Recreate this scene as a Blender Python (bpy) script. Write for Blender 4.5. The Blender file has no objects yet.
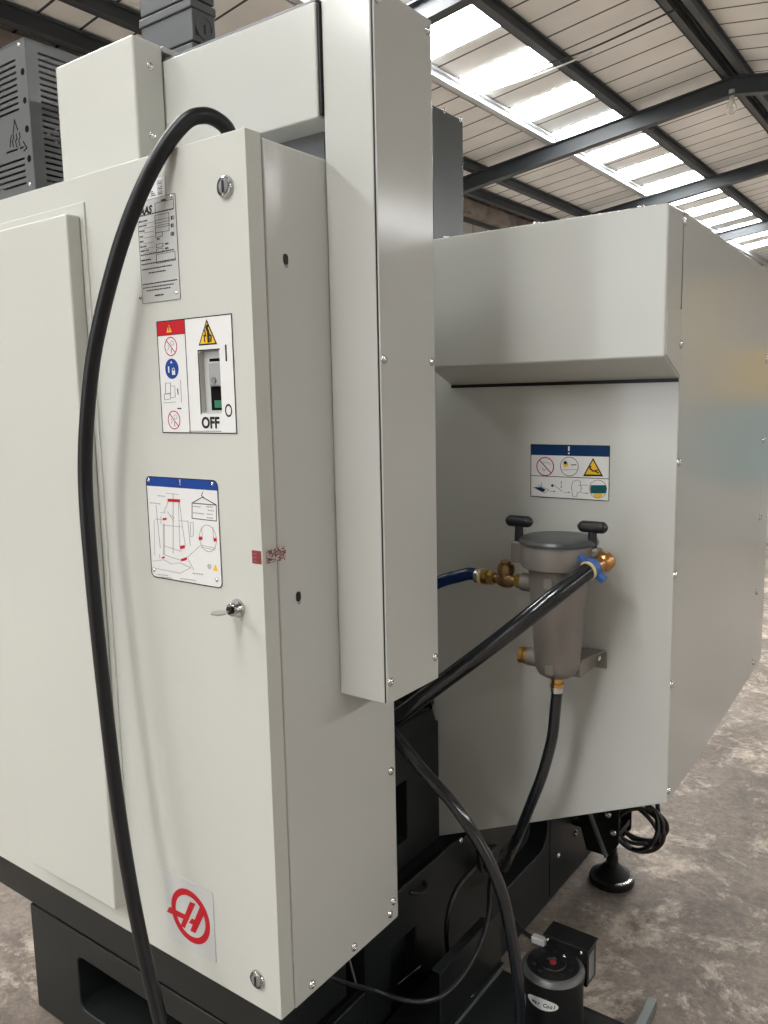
import bpy, bmesh, math, random
from mathutils import Vector, Matrix
random.seed(7)
S = bpy.context.scene
COL = S.collection
# ------------------------------------------------------------------ camera
YAW, PITCH, ROLL, FPX, CAMZ = -0.631749, -0.1381218, -0.0202369, 814.065, 1.55
_fwd = Vector((math.sin(YAW)*math.cos(PITCH), math.cos(YAW)*math.cos(PITCH), math.sin(PITCH)))
_r0 = Vector((math.cos(YAW), -math.sin(YAW), 0)); _u0 = _r0.cross(_fwd)
_r = _r0*math.cos(ROLL) + _u0*math.sin(ROLL); _u = _r.cross(_fwd)
cam = bpy.data.cameras.new('camera'); camo = bpy.data.objects.new('camera', cam); COL.objects.link(camo)
camo.matrix_world = Matrix(((_r.x, _u.x, -_fwd.x, 0), (_r.y, _u.y, -_fwd.y, 0), (_r.z, _u.z, -_fwd.z, CAMZ), (0, 0, 0, 1)))
cam.sensor_fit = 'VERTICAL'; cam.sensor_height = 24; cam.lens = FPX/1024*24; cam.clip_start = .02; cam.clip_end = 200
S.camera = camo

def at(u, v, ax, val):
    """point of the real plane ax=val that the photograph shows at pixel u,v"""
    d = _r*((u-384)/FPX) - _u*((v-512)/FPX) + _fwd
    i = 'xyz'.index(ax); c = Vector((0, 0, CAMZ))
    return c + d*((val-c[i])/d[i])

# ------------------------------------------------------------------ materials
def mat(name, col, rough=.5, metal=0., spec=.5, emit=None, estr=0., coat=0., bump=None, var=None, trans=0.):
    m = bpy.data.materials.new(name); m.use_nodes = True
    nt = m.node_tree; b = nt.nodes['Principled BSDF']
    b.inputs['Base Color'].default_value = (*col, 1); b.inputs['Roughness'].default_value = rough
    b.inputs['Metallic'].default_value = metal; b.inputs['Specular IOR Level'].default_value = spec
    b.inputs['Coat Weight'].default_value = coat; b.inputs['Coat Roughness'].default_value = .08
    b.inputs['Transmission Weight'].default_value = trans
    if emit: b.inputs['Emission Color'].default_value = (*emit, 1); b.inputs['Emission Strength'].default_value = estr
    if bump or var:
        tc = nt.nodes.new('ShaderNodeTexCoord')
    if bump:
        n = nt.nodes.new('ShaderNodeTexNoise'); n.inputs['Scale'].default_value = bump[0]; n.inputs['Detail'].default_value = 2
        bp = nt.nodes.new('ShaderNodeBump'); bp.inputs['Strength'].default_value = bump[1]; bp.inputs['Distance'].default_value = bump[2]
        nt.links.new(tc.outputs['Object'], n.inputs['Vector']); nt.links.new(n.outputs['Fac'], bp.inputs['Height']); nt.links.new(bp.outputs['Normal'], b.inputs['Normal'])
    if var:
        n = nt.nodes.new('ShaderNodeTexNoise'); n.inputs['Scale'].default_value = var[0]; n.inputs['Detail'].default_value = 5
        r = nt.nodes.new('ShaderNodeValToRGB'); r.color_ramp.elements[0].position = .35; r.color_ramp.elements[1].position = .65
        r.color_ramp.elements[0].color = (*[c*(1-var[1]) for c in col], 1); r.color_ramp.elements[1].color = (*[min(1, c*(1+var[1])) for c in col], 1)
        nt.links.new(tc.outputs['Object'], n.inputs['Vector']); nt.links.new(n.outputs['Fac'], r.inputs['Fac']); nt.links.new(r.outputs['Color'], b.inputs['Base Color'])
    return m

PAINT = mat('light_grey_paint', (.55, .558, .525), .15, bump=(420, .025, .0005), var=(1.3, .015))
DOORP = mat('light_grey_door_paint', (.56, .565, .52), .36, spec=.4, bump=(420, .03, .0005), var=(1.1, .015))
DARK = mat('dark_green_grey_paint', (.012, .0148, .0145), .42, spec=.4, bump=(90, .15, .001), var=(6, .12))
BLACK = mat('black_paint', (.010, .010, .0105), .42, spec=.3, bump=(150, .1, .0008))
VOID = mat('unlit_interior', (.006, .006, .006), .9, spec=.1)
RUB = mat('black_rubber', (.008, .0085, .0095), .36, spec=.35, bump=(60, .12, .001))
HOSE = mat('glossy_black_hose', (.009, .011, .014), .13, coat=.5, bump=(420, .12, .0006))
WIRE = mat('thin_black_cable_sheath', (.016, .016, .017), .35)
BLUEH = mat('dark_blue_hose', (.006, .028, .115), .24)
BLUEP = mat('blue_plastic', (.045, .12, .33), .4)
PLAST = mat('black_plastic', (.010, .010, .012), .42)
BRASS = mat('brass', (.62, .40, .13), .3, metal=1, var=(40, .2))
BRONZE = mat('cast_bronze', (.30, .19, .095), .38, metal=1, bump=(180, .2, .001), var=(50, .25))
PALEY = mat('pale_yellow_clamp', (.72, .62, .33), .4)
COPPER = mat('copper_elbow_metal', (.55, .29, .12), .3, metal=1, var=(40, .2))
ALU = mat('cast_grey_metal', (.24, .218, .198), .5, metal=.4, bump=(260, .15, .0008), var=(14, .06))
LIDM = mat('dark_lid_metal', (.055, .06, .06), .32)
CHROME = mat('chrome', (.5, .5, .5), .14, metal=1)
STEEL = mat('bright_steel', (.72, .72, .72), .24, metal=1)
TRUNKM = mat('dark_reflection_sheet', (.075, .08, .08), .25, metal=.3, bump=(60, .06, .0006))  # dark base colour stands for roof reflections in the grey paint
GALV = mat('grey_powder_coated_sheet', (.17, .175, .18), .34, metal=.45, bump=(300, .05, .0006))
CHAINM = mat('dark_grey_chain_plastic', (.075, .08, .085), .5, bump=(50, .2, .001))
WHITE = mat('white_sticker_film', (.74, .74, .73), .35)
SILVER = mat('silver_plate_film', (.50, .50, .48), .4, metal=.2)
LOGOP = mat('pale_logo_plate', (.53, .54, .535), .3)
INK = mat('black_ink', (.018, .018, .02), .5, spec=.15)
GINK = mat('grey_ink', (.22, .22, .22), .5, spec=.15)
RED = mat('red_ink', (.50, .012, .022), .4, spec=.15)
RINK = mat('thin_red_ink', (.45, .03, .06), .45, spec=.15)
BLUE = mat('blue_ink', (.012, .055, .27), .4, spec=.15)
NAVY = mat('navy_ink', (.008, .035, .11), .4, spec=.15)
YEL = mat('yellow_ink', (.80, .50, .03), .4, spec=.15)
GREEN = mat('green_plastic', (.01, .16, .075), .4)
TEALI = mat('teal_ink', (.01, .09, .10), .4, spec=.15)
TAPE = mat('dark_red_tape', (.22, .03, .035), .3)
ROOF = None
BEAM = mat('dark_painted_steel', (.045, .053, .06), .5, var=(2, .1))
GUTT = mat('pale_galvanised_steel', (.62, .64, .66), .35, metal=.3)
SKY = mat('rooflight_sheet', (.9, .9, .9), .5, emit=(1, 1, .99), estr=30.)
GLASS = mat('lamp_glass', (.9, .87, .8), .1, trans=.6)
YMACH = mat('yellow_machine_paint', (.80, .55, .13), .4)
TMACH = mat('teal_machine_paint', (.15, .38, .43), .4)
PALE = mat('pale_grey_machine_paint', (.5, .5, .48), .5)
BARM = mat('grey_green_steel_bar', (.16, .18, .17), .35, metal=.3)
CLEAR = mat('pale_grey_connector', (.55, .55, .55), .3)

def seal_mat():
    m = mat('crinkled_red_foil', (.3, .1, .1), .3)
    nt = m.node_tree; b = nt.nodes['Principled BSDF']
    tc = nt.nodes.new('ShaderNodeTexCoord'); v = nt.nodes.new('ShaderNodeTexVoronoi'); v.inputs['Scale'].default_value = 420
    r = nt.nodes.new('ShaderNodeValToRGB'); r.color_ramp.interpolation = 'CONSTANT'
    r.color_ramp.elements[0].color = (.16, .03, .035, 1); r.color_ramp.elements[1].color = (.5, .42, .4, 1); r.color_ramp.elements[1].position = .55
    nt.links.new(tc.outputs['Object'], v.inputs['Vector']); nt.links.new(v.outputs['Color'], r.inputs['Fac']); nt.links.new(r.outputs['Color'], b.inputs['Base Color'])
    return m
FOIL = seal_mat()

def floor_mat():
    m = mat('worn_dusty_concrete', (.2, .17, .15), .7); nt = m.node_tree; b = nt.nodes['Principled BSDF']
    tc = nt.nodes.new('ShaderNodeTexCoord')
    def noise(s, d, rgh=.6, dist=0.):
        n = nt.nodes.new('ShaderNodeTexNoise'); n.inputs['Scale'].default_value = s; n.inputs['Detail'].default_value = d
        n.inputs['Roughness'].default_value = rgh; n.inputs['Distortion'].default_value = dist
        nt.links.new(tc.outputs['Object'], n.inputs['Vector']); return n
    def ramp(n, a, ca, c, cb):
        r = nt.nodes.new('ShaderNodeValToRGB'); r.color_ramp.elements[0].position = a; r.color_ramp.elements[1].position = c
        r.color_ramp.elements[0].color = (*ca, 1); r.color_ramp.elements[1].color = (*cb, 1); nt.links.new(n.outputs['Fac'], r.inputs['Fac']); return r
    def mix(f, a, c, typ='MIX'):
        x = nt.nodes.new('ShaderNodeMix'); x.data_type = 'RGBA'; x.blend_type = typ
        if hasattr(f, 'outputs'): nt.links.new(f.outputs[0], x.inputs[0])
        else: x.inputs[0].default_value = f
        nt.links.new(a, x.inputs[6]); nt.links.new(c, x.inputs[7]); return x
    base = ramp(noise(1.9, 10, .72, .15), .32, (.135, .109, .09), .70, (.31, .255, .21))
    dust = ramp(noise(3.4, 12, .8, .3), .51, (0, 0, 0), .585, (1, 1, 1))
    dcol = ramp(noise(26, 5, .7), .35, (.36, .30, .245), .7, (.66, .56, .47))
    m1 = mix(dust, base.outputs[0], dcol.outputs[0])
    dk = ramp(noise(8, 10, .8, .3), .56, (0, 0, 0), .72, (.75, .75, .75))
    dkc = ramp(noise(5, 2), .4, (.075, .066, .06), .6, (.11, .096, .088))
    m2 = mix(dk, m1.outputs[2], dkc.outputs[0])
    sp = ramp(noise(38, 9, .8), .34, (.62, .62, .62), .66, (1.32, 1.32, 1.32))
    m3 = mix(1., m2.outputs[2], sp.outputs[0], 'MULTIPLY')
    nt.links.new(m3.outputs[2], b.inputs['Base Color'])
    bp = nt.nodes.new('ShaderNodeBump'); bp.inputs['Strength'].default_value = .35; bp.inputs['Distance'].default_value = .01
    nt.links.new(noise(24, 8, .75).outputs['Fac'], bp.inputs['Height']); nt.links.new(bp.outputs['Normal'], b.inputs['Normal'])
    return m
FLOOR = floor_mat()

def seam_mat(name, col, axis, pitch, dark, width=.03, rough=.55):
    """sheet cladding: a dark joint every `pitch` metres along one axis of the object"""
    m = mat(name, col, rough); nt = m.node_tree; b = nt.nodes['Principled BSDF']
    tc = nt.nodes.new('ShaderNodeTexCoord'); sx = nt.nodes.new('ShaderNodeSeparateXYZ'); nt.links.new(tc.outputs['Object'], sx.inputs[0])
    d = nt.nodes.new('ShaderNodeMath'); d.operation = 'DIVIDE'; d.inputs[1].default_value = pitch; nt.links.new(sx.outputs['XYZ'.index(axis)], d.inputs[0])
    f = nt.nodes.new('ShaderNodeMath'); f.operation = 'FRACT'; nt.links.new(d.outputs[0], f.inputs[0])
    l = nt.nodes.new('ShaderNodeMath'); l.operation = 'LESS_THAN'; l.inputs[1].default_value = width/pitch; nt.links.new(f.outputs[0], l.inputs[0])
    n = nt.nodes.new('ShaderNodeTexNoise'); n.inputs['Scale'].default_value = .8; n.inputs['Detail'].default_value = 5; nt.links.new(tc.outputs['Object'], n.inputs['Vector'])
    r = nt.nodes.new('ShaderNodeValToRGB'); r.color_ramp.elements[0].position = .3; r.color_ramp.elements[1].position = .7
    r.color_ramp.elements[0].color = (*[c*.88 for c in col], 1); r.color_ramp.elements[1].color = (*[c*1.06 for c in col], 1); nt.links.new(n.outputs['Fac'], r.inputs['Fac'])
    x = nt.nodes.new('ShaderNodeMix'); x.data_type = 'RGBA'; nt.links.new(l.outputs[0], x.inputs[0]); nt.links.new(r.outputs[0], x.inputs[6]); x.inputs[7].default_value = (*dark, 1)
    nt.links.new(x.outputs[2], b.inputs['Base Color'])
    return m
ROOF = seam_mat('roof_sheeting', (.84, .85, .83), 'Y', .51, (.035, .035, .035), .035)
CLAD = seam_mat('wall_cladding', (.42, .40, .37), 'Y', .55, (.08, .08, .08), .03)
CLADX = seam_mat('gable_cladding', (.5, .48, .44), 'X', .55, (.08, .08, .08), .03)
BLOCK = mat('brown_grey_blockwork', (.23, .20, .175), .8, var=(3, .3))

# ------------------------------------------------------------------ mesh helpers
WL = {}
class MB:
    def __init__(s): s.bm = bmesh.new()
    def face(s, pts):
        return s.bm.faces.new([s.bm.verts.new(p) for p in pts])
    def hexa(s, p):      # p: 8 corners, bottom loop then top loop
        v = [s.bm.verts.new(q) for q in p]
        for f in ((3, 2, 1, 0), (4, 5, 6, 7), (0, 1, 5, 4), (1, 2, 6, 5), (2, 3, 7, 6), (3, 0, 4, 7)): s.bm.faces.new([v[i] for i in f])
        return s
    def box(s, x0, x1, y0, y1, z0, z1):
        return s.hexa([(x0, y0, z0), (x1, y0, z0), (x1, y1, z0), (x0, y1, z0), (x0, y0, z1), (x1, y0, z1), (x1, y1, z1), (x0, y1, z1)])
    def prism(s, pts, d):
        d = Vector(d); n = len(pts)
        a = [s.bm.verts.new(Vector(p)) for p in pts]; b = [s.bm.verts.new(Vector(p)+d) for p in pts]
        fs = [s.bm.faces.new(a), s.bm.faces.new(b[::-1])]
        for i in range(n): fs.append(s.bm.faces.new([a[i], b[i], b[(i+1) % n], a[(i+1) % n]]))
        bmesh.ops.recalc_face_normals(s.bm, faces=fs)
        return s
    def cyl(s, a, b, r0, r1=None, n=24):
        return s.lathe(a, b, [(0, r0), (1, r0 if r1 is None else r1)], n, frac=True)
    def lathe(s, a, b, prof, n=24, frac=False):   # prof: (distance along a->b, radius)
        a = Vector(a); b = Vector(b); ax = b-a; L = ax.length; ax.normalize()
        q = Vector((0, 0, 1)).rotation_difference(ax); rings = []; fs = []
        for t, r in prof:
            c = a + ax*(t*L if frac else t)
            if r < 1e-6: rings.append([s.bm.verts.new(c)])
            else: rings.append([s.bm.verts.new(c + q @ Vector((r*math.cos(2*math.pi*k/n), r*math.sin(2*math.pi*k/n), 0))) for k in range(n)])
        for A, B in zip(rings, rings[1:]):
            for k in range(n):
                k2 = (k+1) % n
                if len(A) > 1 and len(B) > 1: fs.append(s.bm.faces.new([A[k], A[k2], B[k2], B[k]]))
                elif len(B) > 1: fs.append(s.bm.faces.new([A[0], B[k2], B[k]]))
                elif len(A) > 1: fs.append(s.bm.faces.new([A[k], A[k2], B[0]]))
        if len(rings[0]) > 1: fs.append(s.bm.faces.new(rings[0][::-1]))
        if len(rings[-1]) > 1: fs.append(s.bm.faces.new(rings[-1]))
        bmesh.ops.recalc_face_normals(s.bm, faces=fs)
        return s
    def ball(s, c, r, n=20, sc=(1, 1, 1)):
        bmesh.ops.create_uvsphere(s.bm, u_segments=n, v_segments=n//2, radius=1, matrix=Matrix.Translation(c) @ Matrix.Diagonal((r*sc[0], r*sc[1], r*sc[2], 1))); return s
    def tube(s, pts, r, n=14, sub=8, closed=False):
        P = spline([Vector(p) for p in pts], sub, closed)
        R = r if callable(r) else (lambda t: r)
        m = len(P); rings = []; up = None; fs = []
        for i, p in enumerate(P):
            if closed: t = P[(i+1) % m]-P[i-1]
            else: t = P[min(i+1, m-1)]-P[max(i-1, 0)]
            t.normalize()
            if up is None: up = t.orthogonal().normalized()
            up = (up - t*up.dot(t)).normalized(); w = t.cross(up)
            rr = R(i/(m-1))
            rings.append([s.bm.verts.new(p + (up*math.cos(2*math.pi*k/n) + w*math.sin(2*math.pi*k/n))*rr) for k in range(n)])
        pr = list(zip(rings, rings[1:])) + ([(rings[-1], rings[0])] if closed else [])
        for A, B in pr:
            for k in range(n): fs.append(s.bm.faces.new([A[k], A[(k+1) % n], B[(k+1) % n], B[k]]))
        if not closed: fs.append(s.bm.faces.new(rings[0][::-1])); fs.append(s.bm.faces.new(rings[-1]))
        bmesh.ops.recalc_face_normals(s.bm, faces=fs)
        return s
    def build(s, name, m, parent=None, bevel=0., seg=2, flat=False, ang=38):
        vs = [v.co for v in s.bm.verts]
        lo = Vector([min(v[i] for v in vs) for i in range(3)]); hi = Vector([max(v[i] for v in vs) for i in range(3)])
        c = (lo+hi)/2
        if parent is None: c.z = lo.z
        bmesh.ops.translate(s.bm, verts=s.bm.verts, vec=-c)
        me = bpy.data.meshes.new(name); s.bm.to_mesh(me); s.bm.free()
        me.materials.append(m)
        if not flat:
            me.polygons.foreach_set('use_smooth', [True]*len(me.polygons)); me.set_sharp_from_angle(angle=math.radians(ang))
        o = bpy.data.objects.new(name, me); COL.objects.link(o)
        put(o, c, parent)
        if bevel:
            b = o.modifiers.new('bevel', 'BEVEL'); b.width = bevel; b.segments = seg; b.limit_method = 'ANGLE'; b.harden_normals = True
        return o

def put(o, c, parent):
    WL[o.name] = Vector(c)
    if parent: o.parent = parent; o.location = Vector(c)-WL[parent.name]
    else: o.location = c
def spline(P, sub, closed=False):
    n = len(P); out = []
    if n == 2: return P
    for i in range(n if closed else n-1):
        if closed: a, b, c, d = P[i-1], P[i], P[(i+1) % n], P[(i+2) % n]
        else: a, b, c, d = (P[i-1] if i else P[0]*2-P[1]), P[i], P[i+1], (P[i+2] if i+2 < n else P[-1]*2-P[-2])
        for k in range(sub):
            t = k/sub
            out.append(.5*((2*b)+(c-a)*t+(2*a-5*b+4*c-d)*t*t+(3*b-a-3*c+d)*t**3))
    if not closed: out.append(P[-1])
    return out
def thing(name, loc, label, cat, group=None):
    o = bpy.data.objects.new(name, None); COL.objects.link(o); o.empty_display_size = .1
    put(o, loc, None); tag(o, label, cat, group); return o
def tag(o, label, cat, group=None):
    o['label'] = label; o['category'] = cat
    if group: o['group'] = group
    return o
def struct(o): o['kind'] = 'structure'; return o
def inst(name, src, loc, parent, rot=None, scale=None):
    o = src.copy(); o.name = name; COL.objects.link(o); o.parent = None
    put(o, loc, parent)
    if rot: o.rotation_euler = rot
    if scale: o.scale = (scale,)*3
    return o
def cut(o, cutters):
    for c in cutters:
        md = o.modifiers.new('cut', 'BOOLEAN'); md.operation = 'DIFFERENCE'; md.object = c; md.solver = 'EXACT'
    bpy.context.view_layer.update()
    dg = bpy.context.evaluated_depsgraph_get(); me = bpy.data.meshes.new_from_object(o.evaluated_get(dg))
    o.modifiers.clear(); o.data = me
    for c in cutters: bpy.data.objects.remove(c, do_unlink=True)
    me.polygons.foreach_set('use_smooth', [True]*len(me.polygons)); me.set_sharp_from_angle(angle=math.radians(30))
def bevelmod(o, w, seg=2):
    b = o.modifiers.new('bevel', 'BEVEL'); b.width = w; b.segments = seg; b.limit_method = 'ANGLE'; b.harden_normals = True
def rrect(cx, cz, w, h, r, n=5):
    out = []
    for sx, sz, a0 in ((1, 1, 0), (-1, 1, 90), (-1, -1, 180), (1, -1, 270)):
        for k in range(n+1):
            a = math.radians(a0+90*k/n); out.append((cx+sx*(w/2-r)+r*math.cos(a), cz+sz*(h/2-r)+r*math.sin(a)))
    return out

# ---- flat print on a panel that faces -Y: everything in (x, z), a film of ink at plane y
class Ink:
    def __init__(s, y, th=.00025): s.m = MB(); s.y = y; s.th = th; s.k = 0
    def poly(s, pts): s.k += 1; s.m.prism([(x, s.y, z) for x, z in pts], (0, -s.th-(s.k % 14)*1.2e-5, 0)); return s
    def rect(s, x0, x1, z0, z1): return s.poly([(x0, z0), (x1, z0), (x1, z1), (x0, z1)])
    def line(s, pts, w=.0008):
        for (x0, z0), (x1, z1) in zip(pts, pts[1:]):
            d = Vector((x1-x0, z1-z0)); L = d.length
            if L < 1e-6: continue
            d /= L; n = Vector((-d.y, d.x))*w/2; a = Vector((x0, z0))-d*w/2; b = Vector((x1, z1))+d*w/2
            s.poly([tuple(a+n), tuple(b+n), tuple(b-n), tuple(a-n)])
        return s
    def ring(s, cx, cz, r, w, rz=None, n=32):
        rz = rz or r; v = []
        for k in range(n):
            a = 2*math.pi*k/n
            v.append([s.m.bm.verts.new((cx+(R)*math.cos(a), s.y-e, cz+(R/r*rz)*math.sin(a))) for R, e in ((r, 0), (r, s.th), (r-w, s.th), (r-w, 0))])
        fs = []
        for k in range(n):
            A, B = v[k], v[(k+1) % n]
            for j in range(4): fs.append(s.m.bm.faces.new([A[j], A[(j+1) % 4], B[(j+1) % 4], B[j]]))
        bmesh.ops.recalc_face_normals(s.m.bm, faces=fs); return s
    def disc(s, cx, cz, r, n=28): return s.poly([(cx+r*math.cos(2*math.pi*k/n), cz+r*math.sin(2*math.pi*k/n)) for k in range(n)])
    def tri(s, cx, z0, w, h, k=1.): return s.poly([(cx-w/2*k, z0+h*(1-k)/3), (cx+w/2*k, z0+h*(1-k)/3), (cx, z0+h*(1-k)/3+h*k)])
    def build(s, name, m, parent): return s.m.build(name, m, parent, flat=True)
def text_mesh(string, size, m, align='CENTER', shear=0., bold=0., sx=1.):
    cu = bpy.data.curves.new('lettering', 'FONT'); cu.body = string; cu.size = size; cu.extrude = .00012; cu.align_x = align; cu.align_y = 'CENTER'
    cu.shear = shear; cu.offset = bold; cu.resolution_u = 3
    o = bpy.data.objects.new('lettering', cu); COL.objects.link(o); bpy.context.view_layer.update()
    me = bpy.data.meshes.new_from_object(o.evaluated_get(bpy.context.evaluated_depsgraph_get()))
    bpy.data.objects.remove(o, do_unlink=True); bpy.data.curves.remove(cu)
    me.transform(Matrix.Diagonal((sx, 1, 1, 1))); me.materials.clear(); me.materials.append(m); return me
def text(name, string, size, x, y, z, m, parent, align='CENTER', sx=1., shear=0., bold=0.):
    me = text_mesh(string, size, m, align, shear, bold, sx); me.transform(Matrix.Rotation(math.pi/2, 4, 'X'))
    o = bpy.data.objects.new(name, me); COL.objects.link(o); put(o, (x, y, z), parent); return o

# ---- screw heads (shared meshes). Axis +X or -Y
def screw_mesh(axis):
    m = MB(); r = .0062
    d = Vector((1, 0, 0)) if axis == 'x' else (Vector((0, -1, 0)) if axis == 'y' else Vector((0, 0, 1)))
    m.lathe(-d*.0008, d*.01, [(0, r), (.0014, r), (.0026, r*.9), (.0038, r*.62), (.0042, r*.42), (.0034, r*.36), (.0026, r*.2), (.0024, 0)], 18)
    o = m.build('screw_pattern_'+axis, STEEL); COL.objects.unlink(o); return o
SCX, SCY, SCZ = screw_mesh('x'), screw_mesh('y'), screw_mesh('z')
# the source meshes are centred on their bounding box, so an instance sits half its height proud
def screw(src, p, parent, k=1., name='screw'): return inst(name, src, Vector(p), parent, scale=k)

# ================================================================== SETTING
RX, RZ, SL = -3.31, 6.4, .14            # ridge x, sheet height at the ridge, roof slope
BAYS = [(-9.0, -3.31, 1), (-3.31, 2.38, -1), (2.38, 8.07, 1), (8.07, 13.76, -1)]
Y0, Y1 = -9., 31.
def rz(x):
    for a, b, s in BAYS:
        if a <= x <= b: return (RZ-SL*(b-x)) if s > 0 else (RZ-SL*(x-a))
    return RZ-SL*5.69
struct(MB().box(-14, 18, -12, 33, -.12, 0).build('floor', FLOOR))
cm = MB()
for a, b, s in BAYS:
    cm.prism([(a, Y0, rz(a+.001)), (b, Y0, rz(b-.001)), (b, Y0, rz(b-.001)+.06), (a, Y0, rz(a+.001)+.06)], (0, Y1-Y0, 0))
struct(cm.build('ceiling', ROOF, flat=True))
# walls; unseen openings are placed and sized to steer the daylight
EZ = RZ-SL*5.69
struct(MB().box(-9.2, -9.0, 11.4, Y1, 0, EZ).build('wall_left', CLAD))
struct(MB().box(-9.2, -9.0, -7.0, 11.38, 0, EZ).build('wall_near_left', BLOCK))
wb = MB(); wb.box(-2.6, 13.96, Y0-.2, Y0, 0, EZ); wb.box(-9.2, -7.6, Y0-.2, Y0, 0, EZ); wb.box(-7.6, -2.6, Y0-.2, Y0, 5.0, EZ)
wb.prism([(-9.2, Y0, EZ), (13.96, Y0, EZ), (8.07, Y0, RZ), (2.38, Y0, EZ), (-3.31, Y0, RZ)], (0, -.2, 0))
struct(wb.build('wall_back', CLADX, flat=True))
wr = MB(); wr.box(13.76, 13.96, Y0, -.8, 0, EZ); wr.box(13.76, 13.96, 1.4, Y1, 0, EZ); wr.box(13.76, 13.96, -.8, 1.4, 2.6, EZ)  # unseen doorway added to brighten the faces turned to the right
struct(wr.build('wall_right', CLAD, flat=True))
struct(MB().prism([(-9.2, Y1, 0), (13.96, Y1, 0), (13.96, Y1, EZ), (8.07, Y1, RZ), (2.38, Y1, EZ), (-3.31, Y1, RZ), (-9.2, Y1, EZ)], (0, .2, 0)).build('wall_far', CLADX))
# rafters, I section, under the purlins
RY = [3.4, 8.2, 13.65, 18.5, 24.0]
for y in RY:
    for a, b, s in BAYS:
        m = MB(); za, zb = rz(a+.001)-.18, rz(b-.001)-.18
        for (w, t0, t1) in ((.16, 0, .02), (.02, .02, .24), (.16, .24, .26)):
            m.prism([(a, y-w/2, za-t1), (b, y-w/2, zb-t1), (b, y-w/2, zb-t0), (a, y-w/2, za-t0)], (0, w, 0))
        struct(m.build('roof_rafter', BEAM, flat=True))
# purlins running the length of the hall
for x, w, h, mt in ((-8.42, .14, .19, BEAM), (-7.74, .12, .17, BEAM), (-6.30, .13, .13, GUTT), (-4.94, .13, .17, BEAM), (-3.42, .11, .17, BEAM), (-3.19, .11, .17, BEAM),
                    (-1.57, .13, .2, BEAM), (-.25, .13, .2, BEAM), (1.2, .13, .2, BEAM), (3.9, .13, .2, BEAM), (6.3, .13, .2, BEAM), (9.8, .13, .2, BEAM), (11.1, .13, .2, BEAM), (12.6, .13, .2, BEAM)):
    z = min(rz(x-w/2), rz(x+w/2))-.004
    m = MB(); m.box(x-w/2, x+w/2, Y0, Y1, z-.025, z); m.box(x-.02, x+.02, Y0, Y1, z-h+.02, z-.025); m.box(x-w/2, x+w/2, Y0, Y1, z-h, z-h+.02)
    m.box(x-w/2, x-w/2+.02, Y0, Y1, z-h, z)
    struct(m.build('roof_purlin', mt, flat=True))
struct(MB().box(-9.0, -8.72, Y0, Y1, EZ-.34, EZ-.06).build('eave_gutter_beam', BLOCK, flat=True))
struct(MB().box(-9.0, -8.93, Y0, Y1, EZ-.42, EZ-.34).build('wall_rail', BEAM, flat=True))
struct(MB().box(2.2, 2.56, Y0, Y1, EZ-.3, EZ-.02).build('valley_beam', BEAM, flat=True))
for y in (-6., 24.): struct(MB().box(2.28, 2.48, y-.1, y+.1, 0, EZ-.3).build('column', BEAM))
# rooflights: translucent strips let in as bays of the sheeting
SKYY = [8.98+1.545*k for k in range(13)]
n = 0
for y in [SKYY[0]-1.545*k for k in range(10, 0, -1)] + SKYY:
    for x0, x1 in ((-6.21, -5.06), (-1.56, -.41), (5.1, 6.25), (9.9, 11.04)):
        if 3 < x0 < 9 or (-3 < x0 < 0 and -1.6 < y < 7): continue
        n += 1
        z0, z1 = rz(x0)-.012, rz(x1)-.012
        m = MB(); m.prism([(x0, y, z0), (x1, y, z1), (x1, y, z1+.008), (x0, y, z0+.008)], (0, .74, 0))
        struct(m.build('window_%d' % n, SKY, flat=True))
# cables slung under the roof
def roofpt(u, v, off=.3):
    d = _r*((u-384)/FPX) - _u*((v-512)/FPX) + _fwd
    t = (RZ-off-SL*RX*-1*-1-CAMZ)/(d.z-SL*d.x) if False else (RZ-off-SL*RX-CAMZ)/(d.z-SL*d.x)
    return Vector((0, 0, CAMZ))+d*t
for pts, mt, r, lab in ((((474, 97), (530, 78), (575, 60), (592, 52)), CLEAR, .011, 'pale cable slung under the roof across the row of rooflights'),
                        (((480, 85), (550, 63), (592, 48), (668, 13), (676, 9)), WIRE, .012, 'black cable slung under the roof beside the pale one')):
    tag(MB().tube([roofpt(u, v) for u, v in pts], r, 8, 6).build('roof_cable', mt), lab, 'cable')
# bare lamp hanging at the ridge
bp = at(732, 92, 'y', 13.65)
lamp = thing('pendant_bulb', bp-Vector((0, 0, .34)), 'bare glass bulb hanging under the rafter at the roof ridge', 'light bulb')
MB().cyl(bp-Vector((0, 0, -.03)), bp-Vector((0, 0, .1)), .045, .04).build('lamp_holder', PALE, lamp)
MB().lathe(bp-Vector((0, 0, .1)), bp-Vector((0, 0, 1)), [(0, .035), (.05, .045), (.1, .07), (.15, .078), (.19, .062), (.215, .025), (.22, 0)]).build('bulb_glass', GLASS, lamp)

# press machine far down the hall, mostly seen mirrored in the enclosure's glossy end panel
pm = thing('press_machine', (-.2, 9.4, 0), 'yellow and teal press machine far behind the grey enclosure', 'machine')
m = MB().box(-1.75, 1.45, 9.1, 9.5, 1.46, 1.98); m.build('upper_beam', YMACH, pm, bevel=.02)
MB().box(-1.75, 1.45, 9.0, 9.6, .62, 1.40).build('apron', TMACH, pm, bevel=.02)
MB().box(-1.9, 1.6, 8.95, 9.9, 0, .60).build('plinth', PALE, pm, bevel=.02)
for x in (-1.95, 1.47):
    MB().prism([(x, 8.95, 0), (x, 9.9, 0), (x, 9.9, 2.5), (x, 9.6, 2.5), (x, 9.45, 1.9), (x, 9.45, 1.2), (x, 8.95, 1.1)], (.18, 0, 0)).build('side_frame', TMACH, pm, bevel=.01)
    MB().cyl((x+.09, 9.3, 1.98), (x+.09, 9.3, 2.75), .16).build('cylinder', YMACH, pm)
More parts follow.
